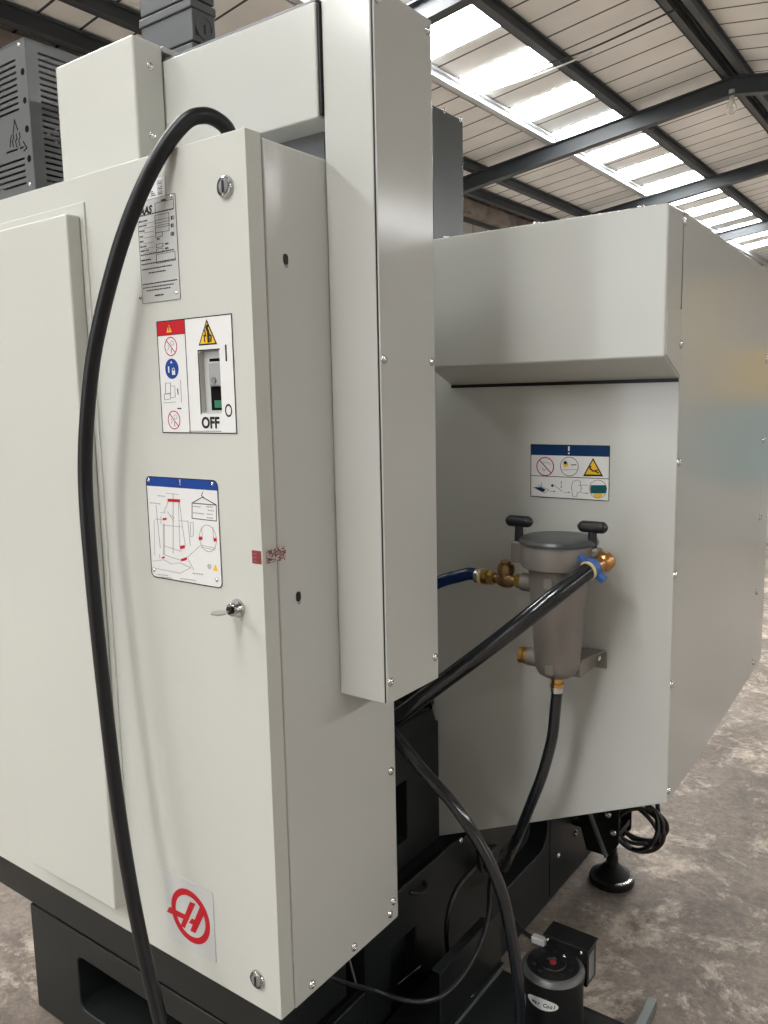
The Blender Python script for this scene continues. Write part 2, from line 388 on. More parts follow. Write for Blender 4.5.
MB().box(-1.7, 1.4, 9.2, 9.3, 1.40, 1.46).build('tooling', STEEL, pm)

# ================================================================== ELECTRICAL CABINET
XC, YD, YS = -.887, .89, .922
Z0, Z1 = .515, 1.943
cab = thing('electrical_cabinet', (-1.5, 1.08, Z0), 'tall light grey electrical cabinet with off switch and warning signs on its door', 'cabinet')
m = MB(); m.box(-2.4, XC, YS+.003, 1.235, Z0-.004, 1.938)
body = m.build('cabinet_body', PAINT, cab, bevel=.004)
MB().box(-2.38, XC-.006, YS-.008, YS+.02, Z0+.01, 1.93).build('door_gasket', BLACK, cab)
# dark plinth band under the cabinet
MB().box(-2.4, -1.0, 1.0, 1.2, .307, Z0-.003).build('plinth', DARK, cab, bevel=.003)
# door with a real opening for the isolator switch
swc = [at(206, 349, 'y', YD), at(220, 413, 'y', YD)]
sx0, sx1, sz0, sz1 = at(200.5, 380, 'y', YD).x, at(221, 380, 'y', YD).x, at(212, 413.5, 'y', YD).z, at(212, 350.5, 'y', YD).z
door = MB().box(-2.4, XC, YD, YS, Z0, Z1).build('door', DOORP, cab)
cutter = MB().prism([(x, YD-.01, z) for x, z in rrect((sx0+sx1)/2, (sz0+sz1)/2, sx1-sx0, sz1-sz0, .004, 3)], (0, .1, 0)).build('cutter', VOID)
cut(door, [cutter]); bevelmod(door, .007, 3)
MB().box(-1.60, -1.281, YD-.003, YD+.002, .563, 1.899).build('panel_flange', DOORP, door, bevel=.0015)
MB().box(-1.582, -1.293, YD-.031, YD-.0029, .578, 1.877).build('access_panel', DOORP, door, bevel=.004)
# isolator switch behind the opening
sw = bpy.data.objects.new('isolator_switch', None); COL.objects.link(sw); sw.empty_display_size = .03; put(sw, ((sx0+sx1)/2, YD+.02, (sz0+sz1)/2), cab)
cx = (sx0+sx1)/2; w = sx1-sx0; h = sz1-sz0
MB().box(sx0+.0003, sx1-.0003, YD+.0085, YD+.031, sz0-.0+.0003, sz1-.0003).build('escutcheon', LOGOP, sw)
ix0, ix1, iz0, iz1 = sx0+.30*w, sx1-.0*w, sz0+.05*h, sz1-.12*h
MB().box(ix0, ix1-.0004, YD+.0079, YD+.0084, iz0, iz1).build('slot', VOID, sw)
tg = MB().box(ix0+.05*w, ix1-.02*w, YD+.0015, YD+.0078, iz0+.38*h, iz1-.05*h).build('toggle_handle', mat('grey_handle_plastic', (.32, .32, .32), .35), sw, bevel=.004, seg=3)
MB().cyl((ix0+.33*w, YD+.0014, iz0+.48*h), (ix0+.33*w, YD-.0005, iz0+.48*h), .0052).build('handle_rivet', GINK, sw)
MB().box(ix0+.22*w, ix1, YD+.005, YD+.0078, iz0+.04*h, iz0+.16*h).build('green_marker', GREEN, sw)

# ---- isolator sign (white, red band, OFF)
YP = YD-.0008
sp = [at(*q, 'y', YD) for q in ((157, 321.5), (237, 433.3))]
L, R_, T, B = sp[0].x, -.9305, 1.6825, 1.5015
outer = rrect((L+R_)/2, (T+B)/2, R_-L, T-B, .001, 1)
sign = MB().box(L, R_, YP, YD-.0001, B, T).build('isolator_sign', WHITE, cab)
c2 = MB().prism([(x, YD-.02, z) for x, z in rrect(cx, (sz0+sz1)/2, w, h, .004, 3)], (0, .1, 0)).build('cutter', VOID); cut(sign, [c2])
k = Ink(YP); dx = L+.39*(R_-L)
k.line([(L, B), (R_, B), (R_, T), (L, T), (L, B)], .0016); k.line([(dx, B), (dx, T)], .0014)
dzz = T-.125*(T-B); k.line([(L, dzz), (dx, dzz)], .001)
k.line([(sx0-.0012, sz0), (sx0-.0012, sz1+.0012), (sx1, sz1+.0012)], .0022)  # ink line stands for the shaded inner edge of the opening
px = lambda u, v: (at(u, v, 'y', YD).x, at(u, v, 'y', YD).z)
ix, iz = px(226.5, 353); k.line([(ix, iz-.011), (ix, iz+.011)], .0032)
# sketch of the clearance zone
for pts in (((166, 383), (171, 383), (171, 393), (166, 394), (166, 383)), ((171, 386), (175, 386), (176, 397), (171, 398), (171, 386)), ((164, 403), (176, 402)), ((181, 380), (182, 402)), ((165, 394), (171, 394), (171, 399), (165, 400), (165, 394))):
    k.line([px(*q) for q in pts], .0006)
k.line([px(178, 389), px(178.5, 394)], .0018); k.line([px(178.3, 408.5), px(181.5, 408.5)], .002)
k.build('black_linework', INK, sign)
Ink(YP).rect(L+.0009, dx-.0008, dzz+.0005, T-.0009).build('red_band', RED, sign)
k = Ink(YP-.0003); tx, tz = px(169.8, 333); k.tri(tx, tz+.001, .013, .012)
wx, wz = px(208.3, 345); WW = px(217.5, 345)[0]-px(199, 345)[0]; WH = .0395
k.tri(wx, wz, WW, WH, .82); k.build('yellow_print', YEL, sign)
Ink(YP-.0001).tri(wx, wz, WW, WH, 1).build('triangle_border', INK, sign)
k = Ink(YP-.0007); a = wz+.006
k.line([(wx-.006, a), (wx-.007, a+.009), (wx-.003, a+.008), (wx-.005, a+.017)], .0022)
k.line([(wx+.003, a), (wx+.0025, a+.014), (wx, a+.02)], .0052); k.line([(wx+.003, a+.012), (wx+.009, a+.007), (wx+.008, a)], .003); k.disc(wx+.001, a+.0225, .0028)
k.line([(tx, tz+.004), (tx, tz+.010)], .0016); k.build('pictogram', INK, sign)
k = Ink(YP)
for u, v in ((171.2, 346.5), (174.5, 420)):
    X, Z = px(u, v); k.ring(X, Z, .0155, .0017); k.line([(X-.0105, Z+.0105), (X+.0105, Z-.0105)], .0016)
k.build('prohibition_rings', RINK, sign)
k = Ink(YP-.0001)
for u, v in ((171.2, 346.5), (174.5, 420)):
    X, Z = px(u, v); k.line([(X-.008, Z-.006), (X-.004, Z-.001), (X-.007, Z+.002)], .0007); k.ring(X+.004, Z+.005, .004, .0007); k.line([(X+.001, Z-.004), (X+.001, Z-.010)], .0018)
k.build('ring_sketch_print', GINK, sign)
X, Z = px(172.3, 368.8); Ink(YP).disc(X, Z, .0165).build('blue_disc', BLUE, sign)
k = Ink(YP-.0004); k.rect(X+.0005, X+.008, Z-.010, Z-.003); k.ring(X+.0042, Z-.002, .0036, .0012); k.rect(X-.009, X-.006, Z-.006, Z+.004); k.tri(X, Z+.009, .005, .004); k.build('lock_pictogram', WHITE, sign)
X, Z = px(211, 423.3); text('off_lettering', 'OFF', .0245, X, YP-.0003, Z, INK, sign, sx=.96, bold=.0009)
X, Z = px(229, 410.5); k = Ink(YP); k.ring(X, Z, .0078, .0023, .0102); k.build('zero_mark', INK, sign)
k = Ink(YP)
for j in range(16):
    X, Z = px(189.5+j*2.05, 431.5); k.rect(X, X+.0035, Z-.0004, Z+.0011)
k.build('small_print', GINK, sign)

# ---- lifting instructions plate (rounded corners, blue header)
L, R_, T, B = -1.1588, -.979, 1.4265, 1.249
plate = MB().prism([(x, YP, z) for x, z in rrect((L+R_)/2, (T+B)/2, R_-L, T-B, .010)], (0, .0007, 0)).build('lifting_diagram_plate', WHITE, cab)
hb = T-.095*(T-B)
Ink(YP).poly([p for p in rrect((L+R_)/2, (T+B)/2, R_-L, T-B, .010) if p[1] > hb+.004] + [(L, hb), (R_, hb)]).build('blue_header', BLUE, plate)
k = Ink(YP-.0001); rr = rrect((L+R_)/2, (T+B)/2, R_-L-.0014, T-B-.0014, .0095); k.line(rr+[rr[0]], .0016)
Q = lambda cu, cv: px(140+cu*90/737, 470+cv*125/1024)        # crop coordinates of the close-up
def PL(w, *pts): k.line([Q(*p) for p in pts], w)
PL(.0013, (430, 270), (515, 222), (625, 283)); PL(.0013, (430, 270), (628, 287), (630, 418), (430, 395), (430, 270)); PL(.0011, (508, 205), (520, 178)); PL(.0009, (505, 205), (525, 222))
k.build('black_linework', INK, plate)
k = Ink(YP-.00005)
for pts in (((240, 245), (200, 345)), ((325, 250), (350, 450), (375, 620)), ((318, 250), (330, 620)), ((195, 440), (195, 690)), ((205, 445), (205, 690)), ((190, 450), (345, 465)), ((195, 690), (335, 738)), ((200, 620), (340, 665)), ((135, 290), (170, 640)), ((130, 400), (180, 405)),
            ((275, 190), (275, 680)), ((215, 190), (320, 200)), ((120, 410), (125, 700)), ((165, 690), (165, 720)), ((385, 720), (490, 625)), ((395, 415), (415, 620)), ((415, 430), (440, 425), (440, 540), (418, 545), (415, 430)), ((110, 745), (200, 735), (260, 770), (330, 760), (420, 800)), ((110, 800), (330, 845), (420, 800)), ((400, 730), (445, 820)), ((510, 470), (515, 560)), ((600, 470), (605, 560)), ((500, 615), (625, 640)), ((500, 630), (620, 655)),
            ((325, 415), (400, 420)), ((230, 340), (280, 420)), ((250, 370), (285, 390)), ((170, 350), (215, 350)), ((175, 380), (175, 440))):
    k.line([Q(*p) for p in pts], .0006)
ex, ez = Q(560, 560); k.ring(ex, ez, .0205, .0007, .0225)
for (u, v, n_) in ((150, 210, 5), (85, 268, 7), (440, 297, 5), (550, 300, 4), (560, 330, 4), (440, 350, 7), (550, 360, 4), (555, 390, 4), (435, 845, 7), (150, 855, 7), (180, 875, 7), (335, 890, 10)):
    for j in range(n_):
        X, Z = Q(u+j*13, v+j*1.5); k.rect(X, X+.0018, Z-.0008, Z+.0010)
X, Z = Q(572, 790); k.ring(X, Z, .0042, .0007); k.ring(X, Z, .0022, .0006)
k.build('diagram_linework', GINK, plate)
k = Ink(YP-.0002)
for pts in (((230, 235), (332, 240), (332, 265), (230, 258)), ((190, 395), (222, 390), (222, 408), (190, 412)), ((332, 620), (370, 615), (372, 640), (332, 648)), ((340, 728), (392, 712), (385, 738), (342, 748)), ((183, 712), (208, 706), (205, 722), (184, 726)), ((486, 545), (514, 545), (514, 575), (486, 572)), ((608, 555), (632, 558), (632, 586), (608, 584))):
    k.poly([Q(*p) for p in pts][::-1])
k.build('red_print', RED, plate)
k = Ink(YP-.0002); X, Z = Q(622, 825); k.tri(X, Z, .0125, .0105); k.build('warning_triangle', YEL, plate)
X, Z = Q(332, 100); k = Ink(YP-.0004); k.rect(X-.0008, X+.0008, Z-.0012, Z+.0048); k.disc(X, Z-.0036, .001, 10); k.build('exclamation_mark', WHITE, plate)
for u, v in ((78, 98), (598, 130), (120, 832), (634, 915)):
    X, Z = Q(u, v); screw(SCY, (X, YP-.001, Z), plate, .55, 'rivet')

# ---- data plate
L, R_, T, B = -1.139, -1.0445, 1.876, 1.7145
dp = MB().box(L, R_, YP, YD-.0001, B, T).build('data_plate', SILVER, cab)
DQ = lambda cu, cv: px(130+cu*60/439, 170+cv*140/1024)
k = Ink(YP); k.line([(L, B), (R_, B), (R_, T), (L, T), (L, B)], .0005)
for (u0, v0, u1, v1) in ((185, 245, 322, 280), (185, 335, 290, 370), (185, 372, 290, 405), (188, 412, 290, 442), (190, 462, 240, 484), (195, 545, 245, 560), (197, 580, 245, 600), (195, 620, 335, 660)):
    a, b = DQ(u0, v0), DQ(u1, v1); a = (a[0], a[1]); k.line([a, (b[0], a[1]), (b[0], b[1]), (a[0], b[1]), a], .0006)
for v in (395, 428, 462, 500, 540, 578, 610): a = DQ(105, v); b = DQ(175, v-12); k.line([(a[0], a[1]), (b[0], a[1])], .0004)
def bars(v, u0, u1, hgt=.0019, seed=1, step=.0042):
    rnd = random.Random(seed); a = DQ(u0, v); x = max(a[0], L+.003); x1 = DQ(u1, v)[0]; z = a[1]
    while x < x1:
        ww = step*rnd.uniform(.5, 1.4); k.rect(x, min(x1, x+ww), z-hgt/2, z+hgt/2); x += ww+.0016
for i, (v, u0, u1) in enumerate(((700, 60, 340), (735, 80, 315), (755, 140, 265), (845, 70, 350), (866, 100, 325), (885, 125, 300), (345, 55, 325), (632, 55, 325))): bars(v, u0, u1, seed=i)
for v in (352, 408, 470): bars(v, 302, 326, .006, v, .0022)
k.build('plate_linework', INK, dp)
for s, v, u in (('SERIAL NUMBER', 388, 50), ('DATE OF MFG', 422, 50), ('VOLTAGE', 458, 50), ('PHASE', 498, 50), ('HERTZ', 535, 50), ('FULL LOAD', 572, 50), ('LARGEST LOAD', 603, 52), ('WIRING DIAGRAM', 672, 55)):
    X, Z = DQ(u, v); text('plate_lettering', s, .0031, max(X, L+.002), YP-.0003, Z, INK, dp, 'LEFT', bold=.0001)
for s, u, v in (('MODEL', 248, 220), ('5060', 210, 505), ('AMPS', 272, 540), ('AMPS', 272, 573), ('MADE IN USA', 218, 915)):
    X, Z = DQ(u, v); text('plate_lettering', s, .0036, X, YP-.0003, Z, INK, dp, bold=.0001)
X, Z = DQ(160, 290); text('maker_lettering', 'HAAS', .0165, X, YP-.0003, Z, INK, dp, 'RIGHT', shear=.25, bold=.0007)
for u, v in ((308, 208), (80, 950), (346, 912)):
    X, Z = DQ(u, v); screw(SCY, (X, YP-.001, Z), dp, .5, 'rivet')
a, b = px(148, 183), px(166.3, 199.5)
bl = MB().box(a[0]-.006, b[0], YP, YD-.0001, 1.8765, at(166, 176, 'y', YD).z).build('barcode_label', WHITE, cab)
k = Ink(YP)
for j in range(9): k.rect(b[0]-.019+.001*0, b[0]-.008, 1.880+j*.0026, 1.8812+j*.0026-(j % 3)*.0004)
for j in range(3): k.rect(b[0]-.036, b[0]-.024-(j*.003), 1.880+j*.003, 1.8812+j*.003)
k.build('label_print', INK, bl)

# ---- red logo plate
L, R_, T, B = -1.175, -1.043, .6915, .553
lp = MB().prism([(x, YD-.0012, z) for x, z in rrect((L+R_)/2, (T+B)/2, R_-L, T-B, .006)], (0, .0011, 0)).build('logo_plate', LOGOP, cab)
LQ = lambda cu, cv: px(150+cu/9.3125, 860+cv/9.3125)
xs = [LQ(u, v) for u, v in ((203, 400), (300, 250), (566, 650), (462, 792))]
ccx = (xs[0][0]+xs[2][0])/2; ccz = (xs[1][1]+xs[3][1])/2; rad = (xs[2][0]-xs[0][0])/2; radz = (xs[1][1]-xs[3][1])/2
k = Ink(YD-.0013); k.ring(ccx, ccz, rad, .0122, max(radz, rad*.98), 48)
for pts in (((378, 385), (428, 405), (330, 632), (290, 608)), ((470, 432), (512, 500), (428, 678), (380, 655)), ((185, 432), (335, 505), (318, 545), (163, 478)), ((395, 540), (450, 565), (430, 610), (368, 580))):
    k.poly([LQ(*p) for p in pts][::-1])
k.build('red_emblem', RED, lp)
# ---- seal tape across the door gap
a, b = at(252, 550, 'y', YD), at(268, 566, 'y', YD)
MB().box(a.x, XC-.002, YD-.0006, YD-.0001, b.z+.001, a.z).build('red_seal_tape', TAPE, cab)
k = Ink(YD-.0006)
for j in range(3): k.rect(a.x+.003, XC-.012, a.z-.006-j*.006, a.z-.0045-j*.006)
k.build('seal_print', mat('faded_pink_print', (.3, .12, .12), .5), cab)
m = MB(); N = 12
za, zb = b.z+.001, a.z-.0002
rnd = random.Random(5)
g = [[m.bm.verts.new((XC+.0012+rnd.uniform(0, .0022), YD+.008+.042*i/N, za+(zb-za)*j/6+rnd.uniform(-.001, .001)*(i == N))) for j in range(7)] for i in range(N+1)]
for i in range(N):
    for j in range(6): m.bm.faces.new([g[i][j], g[i+1][j], g[i+1][j+1], g[i][j+1]])
o = m.build('crinkled_seal_foil', FOIL, cab, flat=True); sd = o.modifiers.new('thick', 'SOLIDIFY'); sd.thickness = .0006
# ---- latches
for u, v in ((226, 187), (258, 979)):
    c = at(u, v, 'y', YD)
    la = MB().lathe((c.x, YD+.001, c.z), (c.x, YD-1, c.z), [(0, .0165), (.003, .0165), (.006, .015), (.007, .0125), (.0045, .0115), (.0045, 0)], 32).build('door_latch', CHROME, cab)
    MB().lathe((c.x, YD-.0030, c.z), (c.x, YD-1, c.z), [(0, .0105), (.0025, .0105), (.0035, .009), (.0035, 0)], 24).build('latch_core', GINK, la)
    MB().box(c.x-.0022, c.x+.0022, YD-.0072, YD-.0063, c.z-.0085, c.z+.0085).build('latch_slot', BLACK, la)
c = at(238, 608, 'y', YD)
kl = MB().lathe((c.x, YD+.001, c.z), (c.x, YD-1, c.z), [(0, .0155), (.003, .0155), (.006, .014), (.009, .0125), (.016, .011), (.0175, .0095), (.0175, 0)], 32).build('key_lock', CHROME, cab)
MB().lathe((c.x, YD-.017, c.z), (c.x, YD-1, c.z), [(0, .0065), (.003, .0065), (.003, 0)], 20).build('lock_barrel', BLACK, kl)
m = MB(); m.box(c.x-.003, c.x+.003, YD-.028, YD-.018, c.z-.001, c.z+.001)
m.lathe((c.x-.002, YD-.038, c.z-.0012), (c.x-.002, YD-.038, 3), [(0, .0135), (.0024, .0135), (.0024, 0)], 24)
m.build('key', STEEL, kl)
# ---- screws and key slots in the cabinet's side
for y, z in ((1.216, .822), (1.216, .547), (1.204, .526), (1.088, .524), (.968, .524)): screw(SCX, (XC+.0024, y, z), cab, 1.3)
for y, z in ((.967, 1.767), (.969, 1.231)):
    s_ = MB(); s_.prism([(XC+.0002, y+q[0], z+q[1]) for q in rrect(0, 0, .011, .017, .0054)], (.0006, 0, 0)); s_.build('key_slot', BLACK, cab)
    s_ = MB(); s_.tube([(XC+.001, y-.004, z-.009), (XC+.0015, y, z-.012), (XC+.001, y+.004, z-.009)], .0009, 6, 3); s_.build('slot_lip', STEEL, cab)

# ================================================================== VERTICAL TRUNKING, DUCT AND BOXES ABOVE
XT, YT = -.785, 1.069
tr = thing('cable_trunking', (-.83, 1.15, 1.034), 'tall vertical grey cable trunking fixed to the cabinet side', 'trunking')
MB().box(XC+.0006, XT-.004, YT, 1.233, 1.034, 2.176).build('trunk_body', PAINT, tr, bevel=.003)
MB().box(XT-.0035, XT, YT+.003, 1.234, 1.033, 2.174).build('trunk_cover', PAINT, tr, bevel=.0012)
MB().box(XT-.006, XT-.0025, YT+.0015, 1.22, 1.036, 2.172).build('cover_gasket', BLACK, tr)
for y, z in ((1.081, 2.146), (1.222, 2.146), (1.081, 1.606), (1.222, 1.605), (1.081, 1.064), (1.222, 1.069)): screw(SCX, (XT+.0022, y, z), tr, 1.2)

YU = 1.06
du = thing('horizontal_duct', (-1.07, 1.13, 2.0), 'long horizontal grey duct joining the vertical trunking above the cabinet', 'duct')
MB().box(-1.40, XC-.004, YU, 1.20, 2.0, 2.174).build('duct_body', PAINT, du, bevel=.003)
MB().box(-1.40, XC-.001, YU+.002, 1.2, 2.1745, 2.178).build('duct_lid', GALV, du)
MB().box(XC-.005, XC+.0004, YU+.004, 1.19, 2.004, 2.17).build('end_gasket', BLACK, du)
MB().box(-1.38, -.93, 1.12, 1.2, 1.939, 2.0).build('shaded_duct_stand', GALV, du)  # dark sheet colour stands in for the shade under the duct

XJ = -1.257; YJ = .992
jb = thing('junction_box', (-1.37, 1.07, 1.94), 'plain pale grey box on the cabinet top beside the slotted cage', 'box')
MB().box(-1.495, XJ, YJ, 1.058, 1.939, 2.199).build('box_cover', DOORP, jb, bevel=.005, seg=3)
MB().box(-1.495, XJ, 1.0585, 1.16, 2.1885, 2.199).build('box_back', PAINT, jb, bevel=.002)
for u, v in ((150, 71), (152.5, 140)):
    p = at(u, v, 'x', XJ); screw(SCX, (XJ+.0025, p.y, p.z), jb, 1.2)

# slotted resistor cage
cg = thing('slotted_cage', (-1.8, 1.12, 1.94), 'dark grey sheet metal cage with vent slots on the cabinet top', 'cage')
GX, GY, GZ0, GZ1 = -1.603, 1.0, 1.987, 2.282
def pierced(name, u0, u1, v0, v1, holes, P, parent):
    """sheet u0..u1 x v0..v1 with rectangular holes (ua, ub, va, vb); P maps (u, v) to a point"""
    us = sorted({u0, u1, *[h[0] for h in holes], *[h[1] for h in holes]}); vs_ = sorted({v0, v1, *[h[2] for h in holes], *[h[3] for h in holes]})
    m = MB(); vv = {}
    def V(a, b):
        if (a, b) not in vv: vv[a, b] = m.bm.verts.new(P(a, b))
        return vv[a, b]
    for a, b in zip(us, us[1:]):
        for c, d in zip(vs_, vs_[1:]):
            mu, mv = (a+b)/2, (c+d)/2
            if any(h[0] < mu < h[1] and h[2] < mv < h[3] for h in holes): continue
            m.bm.faces.new([V(a, c), V(b, c), V(b, d), V(a, d)])
    o = m.build(name, GALV, parent, flat=True); sd = o.modifiers.new('thick', 'SOLIDIFY'); sd.thickness = .002; sd.offset = 0
    return o
HF = []
for j in range(9): z = 2.250-j*.0118; HF += [(-1.76, -1.641, z-.0023, z+.0023), (-1.95, -1.80, z-.0023, z+.0023)]
for j in range(5): z = 2.058-j*.0122; HF += [(-1.76, -1.634, z-.0023, z+.0023), (-1.95, -1.80, z-.0023, z+.0023)]
HF += [(-1.70, -1.655, 2.078, 2.082), (-1.648, -1.634, 2.078, 2.082)]
fs_ = pierced('front_sheet', -2.06, GX, GZ0, GZ1, HF, lambda u, v: (u, GY, v), cg)
HS = []
for j in range(22): z = 2.262-j*.0118; HS.append((GY+.026, 1.20, z-.0023, z+.0023))
pierced('side_sheet', GY, 1.24, GZ0, GZ1, HS, lambda u, v: (GX, u, v), cg)
pierced('side_sheet', GY, 1.24, GZ0, GZ1, HS, lambda u, v: (-2.06, u, v), cg)
HB = [(-1.98+.03*q, -1.966+.03*q, 2.0+.026*j, 2.014+.026*j) for q in range(12) for j in range(9)]
pierced('rear_sheet', -2.06, GX, GZ0, GZ1, HB, lambda u, v: (u, 1.24, v), cg)
MB().box(-2.062, GX+.002, GY-.002, 1.242, GZ1, GZ1+.002).build('top_sheet', GALV, cg)
k = Ink(GY-.001, .0003)
for (x, z, r) in ((-1.617, 2.222, .0068), (-1.617, 2.167, .0062), (-1.617, 2.112, .007), (-1.617, 2.054, .007)): k.disc(x, z, r, 18)
for pts in (((-1.668, 2.115), (-1.660, 2.138), (-1.651, 2.117)), ((-1.684, 2.090), (-1.680, 2.104), (-1.676, 2.110)), ((-1.672, 2.088), (-1.674, 2.098), (-1.668, 2.104), (-1.67, 2.112)), ((-1.66, 2.086), (-1.662, 2.096), (-1.656, 2.102), (-1.658, 2.11)), ((-1.648, 2.086), (-1.65, 2.096), (-1.644, 2.102), (-1.646, 2.11)), ((-1.634, 2.09), (-1.622, 2.076), (-1.634, 2.072))):
    k.line(pts, .0026)
k.build('cutout_pattern', VOID, fs_)
MB().box(-2.04, GX-.02, GY+.012, 1.22, 1.939, GZ0-.0005).build('shadow_gap_rail', BLACK, cg)  # support strip, black to paint the shadow gap under the cage
for j in range(3): MB().cyl((-2.0, 1.08+.055*j, 2.10), (-1.66, 1.08+.055*j, 2.10), .017, n=14).build('resistor_coil', BLACK, cg)
for z in (2.270, 2.0): screw(SCY, (-1.622, GY-.002, z), cg, .7)

# cable chain behind
ch = thing('cable_chain', (-1.75, 1.57, 1.94), 'dark grey segmented cable chain rising behind the pale grey box', 'cable chain')
CX0, CX1, CY0, CY1 = -1.862, -1.662, 1.5, 1.578
for j in range(6):
    z = 1.94+.1+(j*.1035)
    m = MB(); m.prism([(CX0, CY0, z), (CX1, CY0, z), (CX1, CY0, z+.094), (CX0, CY0, z+.094)], (0, CY1-CY0, 0))
    m.box(CX0-.003, CX1+.003, CY0-.005, CY1+.002, z+.076, z+.098)
    lk = m.build('chain_link', CHAINM, ch, bevel=.004)
    MB().lathe((CX1+.0005, (CY0+CY1)/2, z+.04), (CX1+1, (CY0+CY1)/2, z+.04), [(0, .03), (.0025, .03), (.0025, .024), (.001, .024), (.001, .0)], 24).build('link_boss', CHAINM, lk)
    m = MB()
    for yy in (.15, .5, .8): m.box(CX1, CX1+.002, CY0+yy*(CY1-CY0)-.003, CY0+yy*(CY1-CY0)+.003, z+.01+yy*.03, z+.032+yy*.03)
    m.build('link_slot_pattern', BLACK, lk)
MB().box(CX0+.01, CX1-.01, CY0+.01, CY1-.01, 1.94, 2.66).build('chain_core', BLACK, ch)
MB().box(CX0-.02, CX1+.02, CY0-.02, CY1+.03, 1.80, 1.96).build('chain_bracket', DARK, ch)
MB().box(CX0+.03, CX1-.03, CY0+.02, CY1-.02, .456, 1.80).build('chain_post', DARK, ch)

# second trunking standing on the enclosure
XU = -1.0
u2 = thing('short_trunking', (-1.06, 1.63, 1.885), 'dark short trunking standing on the enclosure top behind the tall trunking', 'trunking')
MB().box(-1.14, XU-.003, 1.575, 1.703, 1.889, 2.178).build('trunk_body', TRUNKM, u2, bevel=.003)
MB().box(XU-.0025, XU, 1.574, 1.702, 1.889, 2.176).build('trunk_cover', TRUNKM, u2, bevel=.001)
for u, v in ((444, 114), (460, 122.5)):
    p = at(u, v, 'x', XU); screw(SCX, (XU+.002, p.y, p.z), u2, 1.05)

# ================================================================== MACHINE ENCLOSURE
XE, YE, YH = -.474, 1.62, 1.527
en = thing('machine_enclosure', (-.76, 2.05, .46), 'large grey machine enclosure with overhanging hood and filter mounted on it', 'enclosure')
# core
m = MB(); m.hexa([(-1.032, YE+.004, .464), (XE-.004, YE+.004, .716), (XE-.004, 2.497, .786), (-1.032, 2.497, .464), (-1.032, YE+.004, 1.883), (XE-.004, YE+.004, 1.883), (XE-.004, 2.497, 1.853), (-1.032, 2.497, 1.853)])
m.build('inner_frame', BLACK, en)
m = MB(); m.prism([(-1.05, YE, .4575), (-1.032, YE, .4575), (XE, YE, .709), (XE, YE, 1.7), (-1.05, YE, 1.7)], (0, .0035, 0)); m.build('back_panel', PAINT, en, bevel=.0012)
m = MB(); m.prism([(XE, YE+.0045, .7095), (XE, 1.80, .7135), (XE, 2.4035, .7655), (XE, 2.4035, 1.8585), (XE, YE+.0045, 1.8865)], (-.0035, 0, 0)); m.build('end_panel', PAINT, en, bevel=.001)
m = MB(); m.prism([(XE, 2.4055, .7658), (XE, 2.452, .7705), (XE, 2.502, .777), (XE, 2.502, 1.853), (XE, 2.4055, 1.8585)], (-.0035, 0, 0)); m.build('corner_panel', PAINT, en, bevel=.001)
MB().hexa([(-1.05, YE, 1.8837), (XE, YE, 1.8837), (XE, 2.5, 1.8537), (-1.05, 2.5, 1.8537), (-1.05, YE, 1.8872), (XE, YE, 1.8872), (XE, 2.5, 1.8572), (-1.05, 2.5, 1.8572)]).build('top_panel', PAINT, en, bevel=.001)
m = MB(); m.prism([(-.987, YH, 1.616), (-.987, YH, 1.887), (-.987, YE-.001, 1.887), (-.987, YE-.001, 1.577)], (.987+XE, 0, 0)); m.build('hood', PAINT, en, bevel=.004, seg=3)
p1, p2 = at(667, 336, 'x', XE), at(682, 333, 'x', XE)
MB().prism([(XE+.0002, YH+.004, 1.62), (XE+.0002, YE-.002, 1.582), (XE+.0002, YE-.002, 1.708), (XE+.0002, YH+.004, 1.700)], (.0014, 0, 0)).build('hood_gusset', PAINT, en, bevel=.0006)
MB().box(-.985, XE-.001, YE-.004, YE-.0002, 1.571, 1.578).build('hood_gasket', BLACK, en)
for u, v in ((684, 227), (680, 349), (676, 467), (673, 580), (669.5, 690), (667.6, 795)):
    p = at(u, v, 'x', XE); screw(SCX, (XE+.0025, 1.6165 if p.y > 1.6165 and p.z > 1.6 else max(p.y, 1.628), p.z), en, 1.35)
for z in (.785, .988, 1.198, 1.41, 1.624, 1.82): screw(SCX, (XE+.0025, 2.395, z), en, 1.4)
for x in (-.95, -.74, -.53): screw(SCZ, (x, YH+.016, 1.888), en, 1.1)
for x, z in ((-.847, 1.17), (-.846, .99)): screw(SCY, (x, YE-.002, z), en, .7)
# safety decal
YX = YE-.0008
L, R_, T, B = -.7855, -.6095, 1.4455, 1.332
de = MB().box(L, R_, YX, YE-.0001, B, T).build('safety_decal', WHITE, en)
EP = lambda cu, cv: ((at(520+cu/7.68, 435+cv/7.68, 'y', YE)).x, (at(520+cu/7.68, 435+cv/7.68, 'y', YE)).z)
hz = EP(385, 160)[1]; mz = EP(385, 324)[1]
Ink(YX).rect(L+.0005, R_-.0005, hz, T-.0005).build('navy_header', NAVY, de)
k = Ink(YX); k.line([(L, B), (R_, B), (R_, T), (L, T), (L, B)], .0014); k.line([(L, mz), (R_, mz)], .0013)
c = EP(380, 242); k.ring(*c, .0205, .0011)
k.line([EP(320, 268), EP(440, 265)], .0006); k.line([EP(395, 230), EP(430, 228)], .0018)
for pts in (((100, 400), (190, 445), (225, 420), (140, 385)), ((265, 385), (310, 420), (325, 435)), ((230, 433), (270, 435)), ((340, 440), (382, 440)), ((480, 446), (522, 446)), ((450, 385), (520, 385)), ((318, 360), (318, 400)), ((168, 365), (165, 400)), ((405, 470), (397, 400), (405, 360), (440, 345), (465, 355), (470, 400), (478, 410), (468, 415), (468, 440), (440, 442), (438, 470), (405, 470))):
    k.line([EP(*p) for p in pts], .0007)
